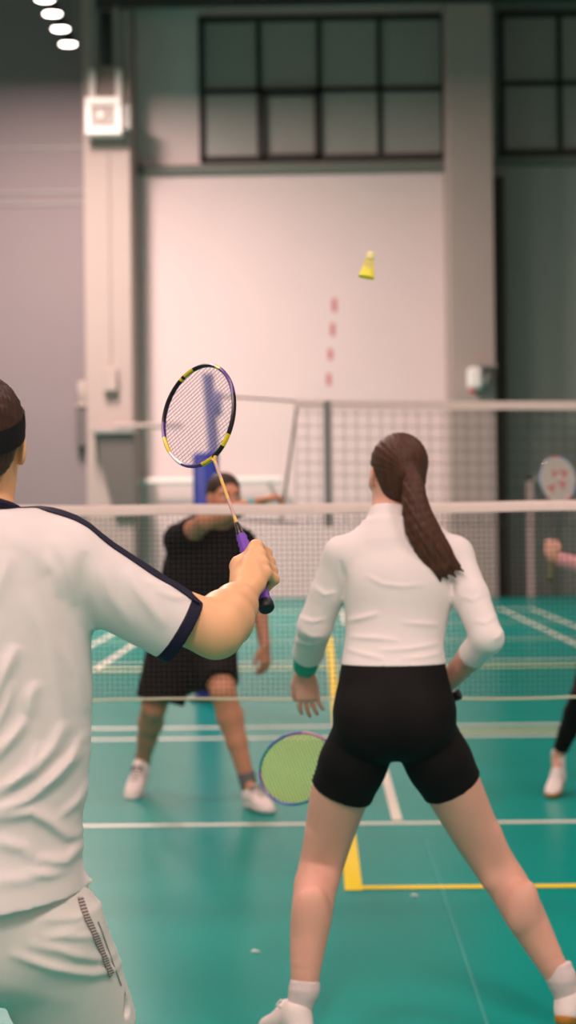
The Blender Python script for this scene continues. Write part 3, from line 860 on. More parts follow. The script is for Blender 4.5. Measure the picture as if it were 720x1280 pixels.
q1, ax1, E1 = head(F1, hc, V(-.05, 1, .02), V(0, 0, 1), 1.0)
def leg(Fd, hip, knee, ankle, tg, rr, back, k=.03):
    Fd.chain([hip, lerp(hip, knee, .35), lerp(hip, knee, .75), knee], rr[:4], k, .015, tg)
    bk = back * .018
    Fd.chain([knee, lerp(knee, ankle, .3) + bk, lerp(knee, ankle, .6) + bk * .5, ankle], [rr[3], rr[4], rr[5], rr[6]], .02, .02, tg)
def foot(Fd, ankle, heel, toe, tg, r=.034):
    Fd.chain([ankle, lerp(ankle, heel, .5) + (toe - heel) * .08], [r * .9, r * .7], .01, 0, tg)
    Fd.chain([ankle, lerp(heel, toe, .45) + V(0, 0, .045), lerp(heel, toe, .85) + V(0, 0, .025)], [r * .9, r * .75, r * .5], .01, .01, tg)
RRM = [.088, .084, .068, .056, .058, .046, .036]
knR, knL = P(105, 1335, 3.88), P(-160, 1330, 3.86)
anR = V(P(125, 1500, 3.70).x, 3.70, .1); anL = V(P(-215, 1500, 3.62).x, 3.62, .1)
leg(F1, P(36, 1150, 3.67), knR, anR, 'legR', RRM, V(0, -1, 0)); leg(F1, P(-80, 1150, 3.65), knL, anL, 'legL', RRM, V(0, -1, 0))
for an, tg in ((anR, 'legR'), (anL, 'legL')): foot(F1, an, an + V(0, -.05, -.07), an + V(0, .17, -.08), tg)
# racket first: the hand closes on its grip
butt = P(334, 762, 3.95); ai = V(-.352, 0, .936) * .77 + V(0, .638, 0)
lat = V(.70, -.385, .60)
RK = dict(name='badminton_racket', butt=butt, axis=ai)
HCn = butt + ai.normalized() * .097
grip_hand(F1, wrR, HCn, ai, V(-.1, -1, -.1), V(1, 0, .3), 'handR', 1.06, .0155)
grow('body', F1, .0036, M_SKIN_M, m, 3)
eyes(m, q1, ax1)

# shirt
M_SHIRT = mat('white_jersey', 'd9d3cf', .8, .2, var=.03, vscale=30, bump=.04, bscale=500, sheen=.1)
S1 = Field()
ss = lambda px, py, w, e: (P(px, py, D0), rt, w, e)
S1.loft([ss(-22, 1170, .190, .155), ss(-22, 1130, .183, .152), ss(-22, 1090, .174, .145), ss(-22, 1050, .172, .138), ss(-22, 1000, .18, .138), ss(-22, 940, .191, .14), ss(-22, 850, .194, .14), ss(-22, 770, .19, .138),
         ss(-22, 712, .176, .125), ss(-25, 690, .142, .1), ss(-28, 668, .092, .08), ss(-28, 652, .076, .07)], .02, 'torso', 4)
S1.cut(P(-28, 637, 3.66), UP, .004)
cuffL = P(-205, 800, 3.72); S1.u([Seg(P(-140, 712, 3.655), lerp(P(-140, 712, 3.655), cuffL, .95), .076, .066, True)], .035)
cuffc = P(229, 788, 3.705)
for (px, py, d, r) in ((70, 692, 3.66, .066),): S1.u([Seg(P(30, 690, 3.655), P(px, py, d), .055, r)], .05)
ca = (cuffc - P(90, 708, 3.66)).normalized()
S1.u([Seg(P(90, 708, 3.66), cuffc, .073, .0645, True)], .035)
S1.cut(P(0, 1135, 3.6), P(25, 1290, 3.6) - P(0, 1137, 3.6))
S1.sub([Seg(cuffc - ca * .07, cuffc + ca * .03, .048, .062)], .004)
S1.sub([Seg(P(-28, 655, 3.66), P(-27, 610, 3.69), .058, .064)], .004)
S1.u([Seg(P(88, 1075, 3.66), P(104, 1098, 3.67), .010, .006), Seg(P(90, 1100, 3.66), P(113, 1101, 3.67), .008, .004)], .02, .008)
pp = lambda *a: [P(x, y, 3.53) for x, y in a]
S1.disp(folds([
    (pp((-5, 948), (20, 918), (34, 896)), .012, .012), (pp((-5, 992), (40, 965), (64, 938), (80, 905)), .012, .013),
    (pp((-10, 1014), (35, 1000), (72, 972), (97, 942)), .012, .012), (pp((-10, 1022), (40, 1016), (62, 1032), (80, 1052), (102, 1058)), .010, .012),
    (pp((36, 900), (38, 872), (46, 852)), .008, .012), (pp((45, 1074), (78, 1082), (102, 1064)), .009, .012),
    (pp((22, 806), (8, 840), (-8, 880)), .012, .013), (pp((30, 740), (58, 800), (72, 870), (78, 925)), .006, .016),
    (pp((70, 800), (92, 850), (100, 900)), .005, .013), (pp((-10, 1048), (30, 1060), (50, 1085)), .006, .014),
    (pp((60, 668), (80, 700), (92, 760)), .005, .016), (pp((10, 660), (40, 690), (55, 720)), .004, .018),
    (pp((100, 690), (98, 745), (108, 790)), -.006, .012),
    (pp((150, 712), (172, 745), (202, 790)), .006, .012), (pp((185, 738), (212, 748), (238, 752)), .004, .008), (pp((172, 728), (208, 736), (236, 744)), .003, .007), (pp((120, 705), (135, 750), (160, 790)), .004, .013),
    (pp((-20, 1100), (40, 1098), (88, 1085)), .004, .014), (pp((-4, 912), (10, 880), (18, 850)), .008, .010), (pp((12, 985), (36, 958), (48, 928)), .007, .009), (pp((52, 985), (84, 955), (100, 920)), .006, .009), (pp((66, 1030), (92, 1010), (104, 985)), .005, .010), (pp((30, 1085), (60, 1098), (84, 1096)), .004, .009), (pp((52, 690), (66, 720), (70, 750)), .004, .010), (pp((14, 690), (0, 730), (-6, 760)), .004, .014)], 1.15, .85))
S1.disp(ripple(.0016, 26, 12, .6))
shirt = grow('shirt', S1, .0045, M_SHIRT, m, 2)
# hem stitch, cuff, collar, shoulder stripe
cf = Field(); cf.u([Seg(cuffc - ca * .021, cuffc + ca * .003, .0675, .067, True, True)], 0); cf.sub([Seg(cuffc - ca * .05, cuffc + ca * .03, .056, .0635)], .002)
grow('sleeve_cuff', cf, .0028, M_NAVY, shirt, 1)
cf = Field(); dl_ = (cuffL - P(-140, 712, 3.655)).normalized(); cf.u([Seg(cuffL - dl_ * .03, cuffL - dl_ * .004, .069, .0685, True, True)], 0).sub([Seg(cuffL - dl_ * .06, cuffL + dl_ * .03, .058, .063)], .002)
grow('sleeve_cuff', cf, .004, M_NAVY, shirt, 1)
b = MB(); cc = P(-28, 643, 3.667); ring = []
for i in range(40):
    a = 2 * math.pi * i / 40; ring.append(cc + rt * math.cos(a) * .074 + fw * math.sin(a) * .073 + UP * (-.016 * math.sin(a) + .008 - .012 * abs(math.cos(a))))
b.tube(ring, .0115, 8, closed=True); b.build('collar', M_NAVY, shirt)
raw = [(-2, 3.655), (14, 3.65), (30, 3.645), (46, 3.643), (62, 3.64), (78, 3.64), (94, 3.642), (110, 3.645), (126, 3.65), (142, 3.655), (158, 3.66), (174, 3.664), (190, 3.668), (206, 3.672), (222, 3.676), (236, 3.68), (247, 3.683)]
pts = [P(x, 560, d) for x, d in raw]
pt, nn = on_surface(shirt, pts, V(0, 0, -1))
ribbon('shoulder_stripe', pt, [.03] * len(pt), [n_.normalized() for n_ in nn], M_NAVY, shirt, .0022, -.0006)
# shorts
M_SHORT = mat('pale_grey_shorts', 'cfcdc6', .75, .25, var=.03, vscale=30, bump=.03, bscale=500, sheen=.1)
S2 = Field()
S2.loft([ss(-22, 1175, .172, .12), ss(-22, 1140, .174, .125), ss(-22, 1100, .166, .125), ss(-22, 1080, .16, .12)], .03)
hemR, hemL = P(101, 1287, 3.80), P(-150, 1285, 3.78)
S2.u([Seg(P(53, 1166, 3.67), hemR, .113, .107, True)], .03)
S2.u([Seg(P(-86, 1165, 3.65), hemL, .109, .105, True)], .03)
S2.sub([Seg(lerp(P(40, 1165, 3.67), hemR, .75), lerp(P(40, 1165, 3.67), hemR, 1.12), .085, .098)], .004)
S2.disp(folds([(pp((8, 1192), (60, 1215), (110, 1233), (145, 1236)), .010, .009), (pp((28, 1182), (70, 1192), (112, 1212), (140, 1222)), .007, .009), (pp((45, 1175), (80, 1176), (122, 1183)), .006, .008),
                (pp((45, 1153), (90, 1155), (128, 1148)), .006, .008), (pp((60, 1172), (90, 1168), (118, 1160)), .003, .008), (pp((128, 1150), (148, 1205), (160, 1250)), .004, .006), (pp((-20, 1230), (40, 1255), (90, 1268)), .003, .02)]))
S2.disp(ripple(.001, 22, 18, 1.2))
S2.sub([Seg(P(158, 1262, 3.74), P(152, 1240, 3.74), .014, .003), Seg(P(158, 1262, 3.80), P(152, 1240, 3.78), .014, .003), Seg(P(159, 1262, 3.68), P(152, 1242, 3.7), .012, .003)], .002)
shorts = grow('shorts', S2, .0045, M_SHORT, m, 2)
M_HATCH = mat('grey_mesh_strip', '6d625f', .7, .3)
def _hatch():
    nt = M_HATCH.node_tree; b = nt.nodes['Principled BSDF']; tc = nt.nodes.new('ShaderNodeTexCoord'); w = nt.nodes.new('ShaderNodeTexWave')
    w.bands_direction = 'Z'; w.inputs['Scale'].default_value = 62; nt.links.new(tc.outputs['Object'], w.inputs['Vector'])
    r = nt.nodes.new('ShaderNodeMix'); r.data_type = 'RGBA'; r.inputs[6].default_value = lin('4c4341'); r.inputs[7].default_value = lin('b9b0ab')
    nt.links.new(w.outputs['Fac'], r.inputs[0]); nt.links.new(r.outputs[2], b.inputs['Base Color'])
_hatch()
path = [(99, 1122), (103, 1134), (108, 1148), (114, 1160), (121, 1176), (127, 1190), (132, 1204), (138, 1218)]
path = [(lerp(path[i][0], path[i + 1][0], t), lerp(path[i][1], path[i + 1][1], t)) for i in range(len(path) - 1) for t in (0, .33, .67)] + [path[-1]]
pt, nn = on_surface(shorts, [P(x, y, 3.3) for x, y in path], [(P(x, y, 4) - P(x, y, 3)).normalized() for x, y in path])
ribbon('side_mesh_strip', pt, [.0135] * len(pt), nn, M_HATCH, shorts, .0016, .0022)
path = [(122, 1152), (126, 1162), (131, 1176), (136, 1190), (141, 1205), (146, 1218), (151, 1232)]
pt, nn = on_surface(shorts, [P(x, y, 3.3) for x, y in path], [(P(x, y, 4) - P(x, y, 3)).normalized() for x, y in path])
ribbon('side_seam', pt, [.0028] * len(pt), nn, M_GREYP, shorts, .0012, .0006)
# hair and headband
M_HAIR_M = mat('dark_brown_hair', '382013', .5, .4, var=.45, vscale=120, stretch=(1, 1, .15), bump=.25, bscale=260)
H1 = Field(); H1.u([E1(0, -.02, .044, (.0835, .098, .088))], 0).u([E1(0, -.06, -.015, (.066, .048, .055))], .03)
H1.sub([E1(0, .1, -.035, (.1, .085, .1))], .01).sub([E1(.085, .0, -.02, (.022, .03, .048)), E1(-.085, .0, -.02, (.022, .03, .048))], .008)
def fuzz(amp, f): return lambda p: (amp * np.sin(f * p[..., 0] + 3 * np.sin(41 * p[..., 2])) * np.sin(f * .9 * p[..., 1] + 2 * np.sin(37 * p[..., 0])) * np.sin(f * .35 * p[..., 2])).astype(np.float32)
H1.disp(fuzz(.0022, 420))
grow('hair', H1, .0034, M_HAIR_M, m, 1)
b = MB(); N = 56; vs = []; fs = []
for i in range(N):
    a = 2 * math.pi * i / N; x, y = math.cos(a), math.sin(a)
    for (kk, dz) in ((1, -.021), (1.012, 0), (1, .021), (.95, .019), (.95, -.019)):
        vs.append(q1(x * .0855 * kk, -.016 + y * .1035 * kk, .034 + .38 * y * .1 + dz))
for i in range(N):
    j = (i + 1) % N
    for k in range(5): fs.append((i * 5 + k, j * 5 + k, j * 5 + (k + 1) % 5, i * 5 + (k + 1) % 5))
b.add(vs, fs); b.build('headband', M_NAVY if False else mat('black_headband', '08080c', .7, .25, bump=.1, bscale=300), m)
for an in (anR, anL):
    shoe(m, an + V(0, -.05, -.1), FWD, UP, M_SHOE, M_GUM, M_WLACE, h=.007)
    f = Field(); f.chain([an + V(0, 0, .1), an + V(0, 0, -.02)], [.043, .042], 0, 0, '', False, True); grow('sock', f, .006, M_WHITE, m, 1)

PUR = ('131014', '4a2a78', 'd8c22a', 'e9dfe2', 'd2ae58', 'b79a92')
seq = [(.04, 2), (.115, 0), (.145, 1), (.16, 2), (.28, 1), (.40, 0), (.445, 2), (.5, 0), (.545, 2), (.64, 1), (.715, 3), (.775, 2), (.83, 1), (.97, 0), (.985, 2), (1.01, 0)]
racket('badminton_racket', 'purple-gripped racket with black, purple and yellow frame raised by the player in the left foreground', butt, ai, lat, PUR + (seq,), '5a3d8c', '6a3fa8', '15121c')

# ------------------------------------------------------------------ the woman in white top and black shorts
w_ = thing('person', 'woman with a brown ponytail in white long-sleeved top and black shorts, seen from behind', 'person', (P(492, 1000, 5.7).x, 5.7, 0))
r2 = V(.995, -.05, 0).normalized()
F2 = Field()
sw = lambda px, py, w, e, d: (P(px, py, d), r2, w, e)
F2.loft([sw(494, 910, .105, .078, 5.69), sw(493, 893, .160, .118, 5.69), sw(492, 862, .150, .108, 5.70), sw(492, 828, .135, .092, 5.72), sw(493, 798, .128, .088, 5.74),
         sw(496, 765, .136, .095, 5.76), sw(498, 732, .15, .1, 5.77), sw(498, 703, .155, .09, 5.79), sw(494, 678, .125, .075, 5.80), sw(488, 660, .075, .058, 5.81), sw(485, 650, .052, .05, 5.82)], .02, 'torso', 4)
for px, py in ((462, 908), (526, 906)): F2.u([Ell(P(px, py, 5.645), [RIGHT, FWD, UP], (.078, .072, .085))], .05, 0, 'torso')
sL, sR = P(428, 694, 5.79), P(568, 694, 5.79)
F2.u([Seg(P(470, 680, 5.80), sL, .035, .043), Seg(P(520, 680, 5.80), sR, .035, .043)], .035, 0, 'torso')
eL, wL = P(391, 790, 5.84), P(381, 836, 6.04)
F2.chain([sL, lerp(sL, eL, .5), eL], [.045, .041, .033], .025, .01, 'armL'); F2.chain([eL, lerp(eL, wL, .35), wL], [.033, .034, .024], .015, .01, 'armL')
open_hand(F2, wL, V(.10, .10, -1), V(.35, 1, 0), V(-.5, .8, 0), 'handL', .92, 14, 7)
eR, wR = P(609, 798, 5.66), P(553, 860, 5.84)
F2.chain([sR, lerp(sR, eR, .5), eR], [.045, .043, .037], .025, .01, 'armR'); F2.chain([eR, lerp(eR, wR, .35), wR], [.037, .037, .026], .015, .01, 'armR')
b2 = P(575, 867, 5.86); tip2 = P(337, 976, 6.06); ax2 = (tip2 - b2).normalized()
grip_hand(F2, wR, b2 + ax2 * .11, ax2, V(.2, -.5, 1), V(-.2, .9, -.2), 'handR', .92, .0145)
hw = P(496, 595, 5.86)
F2.chain([P(485, 668, 5.81), P(487, 640, 5.835), P(491, 612, 5.85)], [.052, .047, .05], .03, .01, 'head')
q2, ax2h, E2 = head(F2, hw, V(-.30, 1, .0), V(.05, 0, 1), .97, 'head', True)
def legw(pts, tg, kin=.02):
    ps = [P(x, y, d) for x, y, d, r in pts]
    F2.loft([(p, RIGHT, q[3], q[3]) for p, q in zip(ps, pts)], .009, tg, 4)
LW = [(457, 918, 5.70, .088), (441, 955, 5.72, .088), (425, 992, 5.75, .081), (412, 1040, 5.79, .069), (402, 1080, 5.82, .062), (394, 1112, 5.77, .058), (389, 1148, 5.71, .0555), (384, 1190, 5.68, .046), (380, 1238, 5.66, .035)]
RW = [(530, 918, 5.70, .088), (549, 953, 5.71, .086), (568, 988, 5.73, .078), (592, 1036, 5.77, .068), (616, 1078, 5.80, .060), (636, 1108, 5.78, .0575), (655, 1142, 5.75, .0555), (677, 1182, 5.74, .045), (699, 1222, 5.73, .034)]
legw(LW, 'legL'); legw(RW, 'legR')
for a_, c_, d_, rr in (((391, 1046), (380, 1104), 5.762, .011), ((423, 1044), (413, 1100), 5.768, .011), ((592, 1046), (611, 1102), 5.750, .011), ((618, 1040), (638, 1092), 5.752, .011)):
    F2.u([Seg(P(*a_, d_), P(*c_, d_ + .01), rr * .8, rr)], .035, 0, 'legL')
for px, py, d_ in ((380, 1140, 5.672), (398, 1136, 5.672), (646, 1136, 5.71), (661, 1128, 5.71)): F2.u([Ell(P(px, py, d_), [RIGHT, FWD, UP], (.027, .024, .06))], .03, 0, 'legL')
aL, aR = P(380, 1243, 5.66), P(702, 1228, 5.73)
hL = V(aL.x - .004, aL.y - .04, .032); hR = V(aR.x + .004, aR.y - .03, .045)
dL = V(-.42, .89, -.13).normalized(); dR = V(.42, .87, -.19).normalized()
foot(F2, aL, hL, hL + dL * .24, 'legL', .033); foot(F2, aR, hR, hR + dR * .24, 'legR', .033)
grow('body', F2, .0045, M_SKIN_W, w_, 2)
eyes(w_, q2, ax2h, .95)
# top
M_TOP = mat('white_stretch_top', 'e6deda', .7, .25, var=.02, vscale=20, bump=.04, bscale=400, sheen=.1)
T2 = F2.pick({'torso'}).off(.008)
T2.cut(P(492, 834, 5.6), V(0, 0, -1))
T2.cut(P(488, 650, 5.81), V(-.05, .1, 1))
T2.chain([sL, lerp(sL, eL, .5), lerp(sL, eL, .92), lerp(eL, wL, .62) + V(0, 0, .002)], [.052, .05, .0495, .046], .02, .012, '', True)
T2.chain([sR, lerp(sR, eR, .5), eR, lerp(eR, wR, .36)], [.052, .051, .045, .041], .02, .012, '', True)
T2.sub([Seg(lerp(eL, wL, .5), lerp(eL, wL, .8), .034, .042), Seg(lerp(eR, wR, .2), lerp(eR, wR, .6), .03, .045)], .004)
T2.chain([P(486, 682, 5.805), P(487, 664, 5.815), P(490, 638, 5.836)], [.088, .074, .063], .02, 0, '', True)
pq = lambda *a: [P(x, y, 5.66) for x, y in a]
T2.disp(folds([(pq((455, 718), (478, 730), (505, 733), (535, 730)), .0026, .0075), (pq((432, 778), (455, 772), (476, 766)), .0036, .009), (pq((500, 778), (530, 780), (552, 782)), .0026, .0075),
               (pq((436, 797), (470, 797), (500, 800)), .0034, .008), (pq((470, 812), (510, 810), (552, 804)), .0034, .008), (pq((432, 812), (450, 816), (480, 822)), .0026, .0075), (pq((500, 822), (530, 820), (556, 816)), .0026, .0075),
               (pq((392, 735), (405, 745), (424, 742)), .0026, .0075), (pq((374, 790), (390, 800), (408, 798)), .003, .008), (pq((372, 775), (390, 780), (410, 776)), .0026, .007), (pq((366, 806), (384, 812), (404, 808)), .003, .007),
               (pq((575, 745), (592, 750), (606, 742)), .0026, .0075), (pq((590, 775), (606, 778), (622, 768)), .0026, .0075), (pq((612, 800), (622, 795), (628, 786)), .003, .008), (pq((425, 700), (432, 725), (430, 750)), -.004, .008), (pq((570, 700), (566, 725), (570, 750)), -.004, .008)], 1.5, .8))
grow('long_sleeved_top', T2, .0045, M_TOP, w_, 2)
# shorts
B2 = F2.pick({'torso'}).off(.006); B2.cut(P(492, 826, 5.6), V(0, 0, 1)); B2.cut(P(492, 975, 5.6), V(0, 0, -1))
for pts_, hem in ((LW, (427, 989, 5.745)), (RW, (565.5, 983, 5.73))):
    B2.chain([P(x, y, d) for x, y, d, r in pts_[:2]] + [P(*hem)], [pts_[0][3] + .006, pts_[1][3] + .004, pts_[2][3] + .009], .012, .02, '', True)
B2.disp(folds([(pq((425, 905), (450, 930), (480, 945)), .003, .006), (pq((560, 900), (540, 930), (512, 945)), .003, .006)]))
sb = grow('bike_shorts', B2, .005, M_BLACK, w_, 2)
# hair
M_HAIR_W = mat('brown_long_hair', '452618', .55, .35, var=.75, vscale=130, stretch=(1, 1, .12), bump=.3, bscale=200)
tie = P(514, 594, 5.755)
H2 = Field(); H2.u([E2(0, -.02, .040, (.083, .1, .088))], 0).u([E2(0, -.055, -.025, (.064, .052, .058))], .03)
H2.sub([E2(0, .1, -.035, (.1, .085, .1))], .01).sub([E2(-.088, .012, -.022, (.034, .034, .05)), E2(.088, .004, -.022, (.02, .026, .045))], .008)
tv = np.array(tie)
def comb(p):
    q = p - tv; ang = np.arctan2(q[..., 0], q[..., 2])
    return (.0009 * np.sin(44 * ang + 4 * np.sin(3 * ang)) * np.clip(np.linalg.norm(q, axis=-1) / .05, 0, 1)).astype(np.float32)
H2.disp(comb)
H2.u([Seg(P(508, 594, 5.79), tie, .03, .02)], .03)
hair = grow('hair', H2, .004, M_HAIR_W, w_, 1)
PT = Field()
pr = V(.95, 0, .2)
PT.loft([(P(513, 592, 5.76), pr, .018, .018), (P(516, 603, 5.735), pr, .028, .024), (P(519, 628, 5.71), pr, .036, .026), (P(527, 660, 5.695), pr, .046, .026), (P(541, 686, 5.69), pr, .047, .022), (P(550, 700, 5.69), pr, .040, .016), (P(556, 708, 5.69), pr, .022, .009)], 0)
for a, c, d_, r in (((550, 688), (562, 706), (579, 714), .013), ((548, 695), (558, 711), (570, 722), .012), ((538, 690), (545, 710), (551, 727), .012), ((542, 694), (550, 712), (559, 724), .012), ((556, 684), (566, 700), (574, 706), .009)):
    PT.chain([P(*a, 5.69), P(*c, 5.685), P(*d_, 5.685)], [r, r * .75, .0025], .014, .006)
pn = np.array(V(.88, 0, .47))
pd = lambda p: (.0009 * np.sin(260 * (p @ pn) + 5 * np.sin(9 * p[..., 2])) + .0006 * np.sin(520 * (p @ pn) + 60 * p[..., 1])).astype(np.float32)
PT.disp(pd)
grow('ponytail', PT, .0035, M_HAIR_W, hair, 1)
b = MB(); b.tube([tie + V(math.cos(t) * .02, -.004, math.sin(t) * .02) for t in np.linspace(0, 2 * math.pi, 17)[:-1]], .006, 8, closed=True); b.build('hair_tie', M_HAIR_W, hair)
# teal band below the left sleeve, earring, socks and shoes
f = Field(); f.u([Seg(lerp(eL, wL, .5), lerp(eL, wL, .95), .0415, .036, True, True)], 0); f.sub([Seg(lerp(eL, wL, .1), lerp(eL, wL, 1.1), .034, .026)], 0)
grow('wristband', f, .004, mat('teal_band', '2fa58c', .7, .3, bump=.1, bscale=300), w_, 1)
M_SOCK = mat('pale_sock', 'd6c6c4', .85, .2, var=.05, vscale=60, bump=.2, bscale=260, stretch=(1, 1, .1))
for an, top, hl, dd in ((aL, P(381.5, 1226, 5.665), hL, dL), (aR, P(701, 1203, 5.735) if False else P(696, 1206, 5.735), hR, dR)):
    f = Field(); f.chain([top, lerp(top, an, .5), an + V(0, 0, .01), hl + dd * .04 + V(0, 0, .06)], [.0405, .0395, .0395, .034], 0, .01, '', False, True)
    f.disp(lambda p: (.0003 * np.sin(260 * p[..., 2])).astype(np.float32))
    grow('sock', f, .0045, M_SOCK, w_, 1)
    up_ = (UP - dd * dd.z).normalized()
    shoe(w_, hl - dd * .022, dd, up_, M_SHOE, M_GUM, M_WLACE, .265, .005)
TL = ('7a58b0', '2f8c98', 'c48aa8', '4a6ab8', '2a2a30', '3a3a44')
sq = [(.06, 0), (.16, 1), (.25, 3), (.32, 0), (.42, 2), (.5, 0), (.62, 2), (.72, 1), (.8, 1), (.9, 3), (1.01, 0)]
racket('badminton_racket', 'lowered racket with bright green strings and black butt, held by the woman in black shorts', b2, ax2, P(370, 915, 5.98) - P(372, 1000, 5.98) + V(.35, 0, 0) * .15, TL + (sq,), 'd2ec58', '17171b', '0c0c0e', string_r=.0018)

# ------------------------------------------------------------------ the man in black beyond the net
k_ = thing('person', 'man in black t-shirt and black shorts beyond the near net, arm raised across his chin', 'person', (P(245, 900, 10.7).x, 10.7, 0))
r3 = V(-.98, .18, 0).normalized(); f3 = V(.18, -.98, 0).normalized()
F3 = Field()
sk_ = lambda px, py, w, e, d=10.62: (P(px, py, d), r3, w, e)
F3.loft([sk_(243, 825, .13, .1, 10.72), sk_(243, 800, .185, .135, 10.7), sk_(246, 770, .175, .135, 10.68), sk_(252, 735, .178, .135), sk_(258, 700, .185, .13), sk_(262, 672, .165, .1), sk_(270, 655, .09, .07), sk_(273, 648, .06, .06)], .02, 'torso')
s3R, s3L = P(226, 675, 10.58), P(300, 680, 10.62)
F3.u([Seg(P(255, 668, 10.6), s3R, .05, .065), Seg(P(280, 668, 10.6), s3L, .05, .065)], .04, 0, 'torso')
e3R, w3R = P(256, 652, 10.36), P(322, 628, 10.3)
F3.chain([s3R, lerp(s3R, e3R, .5), e3R], [.06, .055, .046], .03, .01, 'armR'); F3.chain([e3R, lerp(e3R, w3R, .3), w3R], [.046, .048, .03], .02, .01, 'armR')
open_hand(F3, w3R, V(1, .1, .35), V(0, -.2, -1), V(.2, -1, .2), 'handR', 1.0, 40, 2)
e3L, w3L = P(322, 750, 10.62), P(331, 806, 10.52)
F3.chain([s3L, lerp(s3L, e3L, .5), e3L], [.058, .05, .042], .03, .01, 'armL'); F3.chain([e3L, lerp(e3L, w3L, .3), w3L], [.042, .043, .028], .02, .01, 'armL')
open_hand(F3, w3L, V(.03, -.1, -1), V(-.6, .5, 0), V(0, -1, -.2), 'handL', 1.0, 20, 3)
h3 = P(281, 623, 10.52)
F3.chain([P(272, 662, 10.6), P(279, 638, 10.54)], [.07, .062], .03, 0, 'head')
q3, ax3, E3 = head(F3, h3, V(.42, -.9, .05), V(.04, -.05, 1), 1.06)
hp = [P(216, 805, 10.72), P(266, 805, 10.66)]
kn3 = [P(192, 884, 10.72), P(279, 866, 10.42)]; an3 = [P(179, 947, 11.05), P(307, 968, 10.42)]
for hp_, kn_, an_, tg in zip(hp, kn3, an3, ('legR', 'legL')): leg(F3, hp_, kn_, an_, tg, [.1, .092, .074, .064, .066, .052, .04], V(0, 1, 0))
hl3 = [V(an3[0].x + .0, an3[0].y + .06, .09), V(an3[1].x - .0, an3[1].y + .05, .012)]
dd3 = [V(-.16, -.92, -.33).normalized(), V(.42, -.9, -.03).normalized()]
for an_, h_, d_, tg in zip(an3, hl3, dd3, ('legR', 'legL')): foot(F3, an_, h_, h_ + d_ * .24, tg, .036)
grow('body', F3, .006, M_SKIN_B, k_, 2)
eyes(k_, q3, ax3, 1.06)
H3 = Field(); H3.u([E3(0, -.02, .044, (.081, .098, .085))], 0).u([E3(0, -.055, -.01, (.066, .05, .055))], .03)
H3.sub([E3(0, .1, -.03, (.1, .082, .094))], .01).sub([E3(.085, .0, -.02, (.022, .03, .048)), E3(-.085, .0, -.02, (.022, .03, .048))], .008).disp(fuzz(.002, 300))
M_HAIR_B = mat('short_brown_hair', '3a281f', .6, .35, var=.3, vscale=90, bump=.3, bscale=200)
grow('hair', H3, .005, M_HAIR_B, k_, 1)
for s in (-1, 1):
    b = MB(); b.tube([q3(s * .016, .092, .016), q3(s * .032, .09, .022), q3(s * .05, .078, .016)], [.0035, .005, .003], 8); b.build('eyebrow', M_HAIR_B, k_)
# t-shirt
T3 = Field()
T3.loft([sk_(238, 800, .215, .155, 10.7), sk_(242, 775, .215, .155, 10.69), sk_(250, 735, .215, .152), sk_(257, 700, .21, .145), sk_(261, 674, .178, .115), sk_(269, 657, .10, .085), sk_(272, 650, .08, .078)], .02)
T3.chain([P(248, 668, 10.6), s3R, lerp(s3R, e3R, .55)], [.07, .088, .076], .04, .02, '', True)
T3.chain([P(285, 668, 10.6), s3L, lerp(s3L, e3L, .7)], [.07, .082, .078], .04, .02, '', True)
T3.cut(P(240, 802, 10.6), V(0, 0, -1)).sub([Seg(P(272, 660, 10.6), P(276, 640, 10.57), .07, .075)], .004).disp(ripple(.005, 24, 10, .3))
M_TEE = mat('black_cotton_tee', '0e0e12', .85, .2, var=.2, vscale=12, bump=.05, bscale=200)
grow('t_shirt', T3, .007, M_TEE, k_, 2)
B3 = Field(); B3.loft([sk_(240, 835, .19, .13, 10.72), sk_(240, 805, .215, .15, 10.71), sk_(243, 785, .205, .145, 10.7)], .02)
B3.u([Seg(hp[0], P(200, 876, 10.70), .13, .128, True)], .03); B3.u([Seg(hp[1], P(275, 853, 10.45), .125, .098, True)], .03); B3.disp(ripple(.004, 26, 10, .9))
grow('shorts', B3, .007, M_BLACK, k_, 2)
f = Field(); wb = lerp(e3R, w3R, .86); wd3 = (w3R - e3R).normalized(); f.u([Seg(wb, wb + wd3 * .035, .037, .036, True, True)], 0).sub([Seg(wb - wd3 * .05, wb + wd3 * .08, .03, .03)], 0)
grow('wristband', f, .005, mat('pale_teal_band', '7fb0b4', .7), k_, 1)
for an_, h_, d_ in zip(an3, hl3, dd3):
    f = Field(); f.chain([an_ + V(0, 0, .012), h_ + d_ * .06 + V(0, 0, .06)], [.046, .04], 0, 0, '', False, True); grow('sock', f, .006, M_LACE, k_, 1)
    shoe(k_, h_, d_, (UP - d_ * d_.z).normalized(), M_SHOE, M_WSOLE, M_LACE, .3, .006)

# ------------------------------------------------------------------ the woman at the right edge beyond the net
g_ = thing('person', 'player in pink sleeve and black leggings at the right picture edge, beyond the near net', 'person', (P(765, 900, 10.8).x, 10.8, 0))
r4 = V(-.9, .42, 0).normalized()
F4 = Field(); s4 = lambda px, py, w, e, d=10.8: (P(px, py, d), r4, w, e)
F4.loft([s4(768, 845, .1, .08), s4(768, 815, .165, .12), s4(769, 785, .15, .11), s4(772, 750, .125, .09), s4(776, 715, .14, .1), s4(779, 680, .15, .09), s4(781, 660, .1, .07), s4(782, 648, .05, .05)], .02, 'torso')
a4, c4 = P(748, 676, 10.75), P(812, 680, 10.88)
F4.u([Seg(P(770, 670, 10.8), a4, .035, .043), Seg(P(790, 670, 10.83), c4, .035, .043)], .03, 0, 'torso')
e4, w4 = P(741, 712, 10.55), P(690, 697, 10.45)
F4.chain([a4, lerp(a4, e4, .5), e4], [.045, .042, .036], .025, .01, 'armR'); F4.chain([e4, lerp(e4, w4, .35), w4], [.036, .036, .025], .015, .01, 'armR')
e5, w5 = P(822, 745, 10.8), P(800, 790, 10.65)
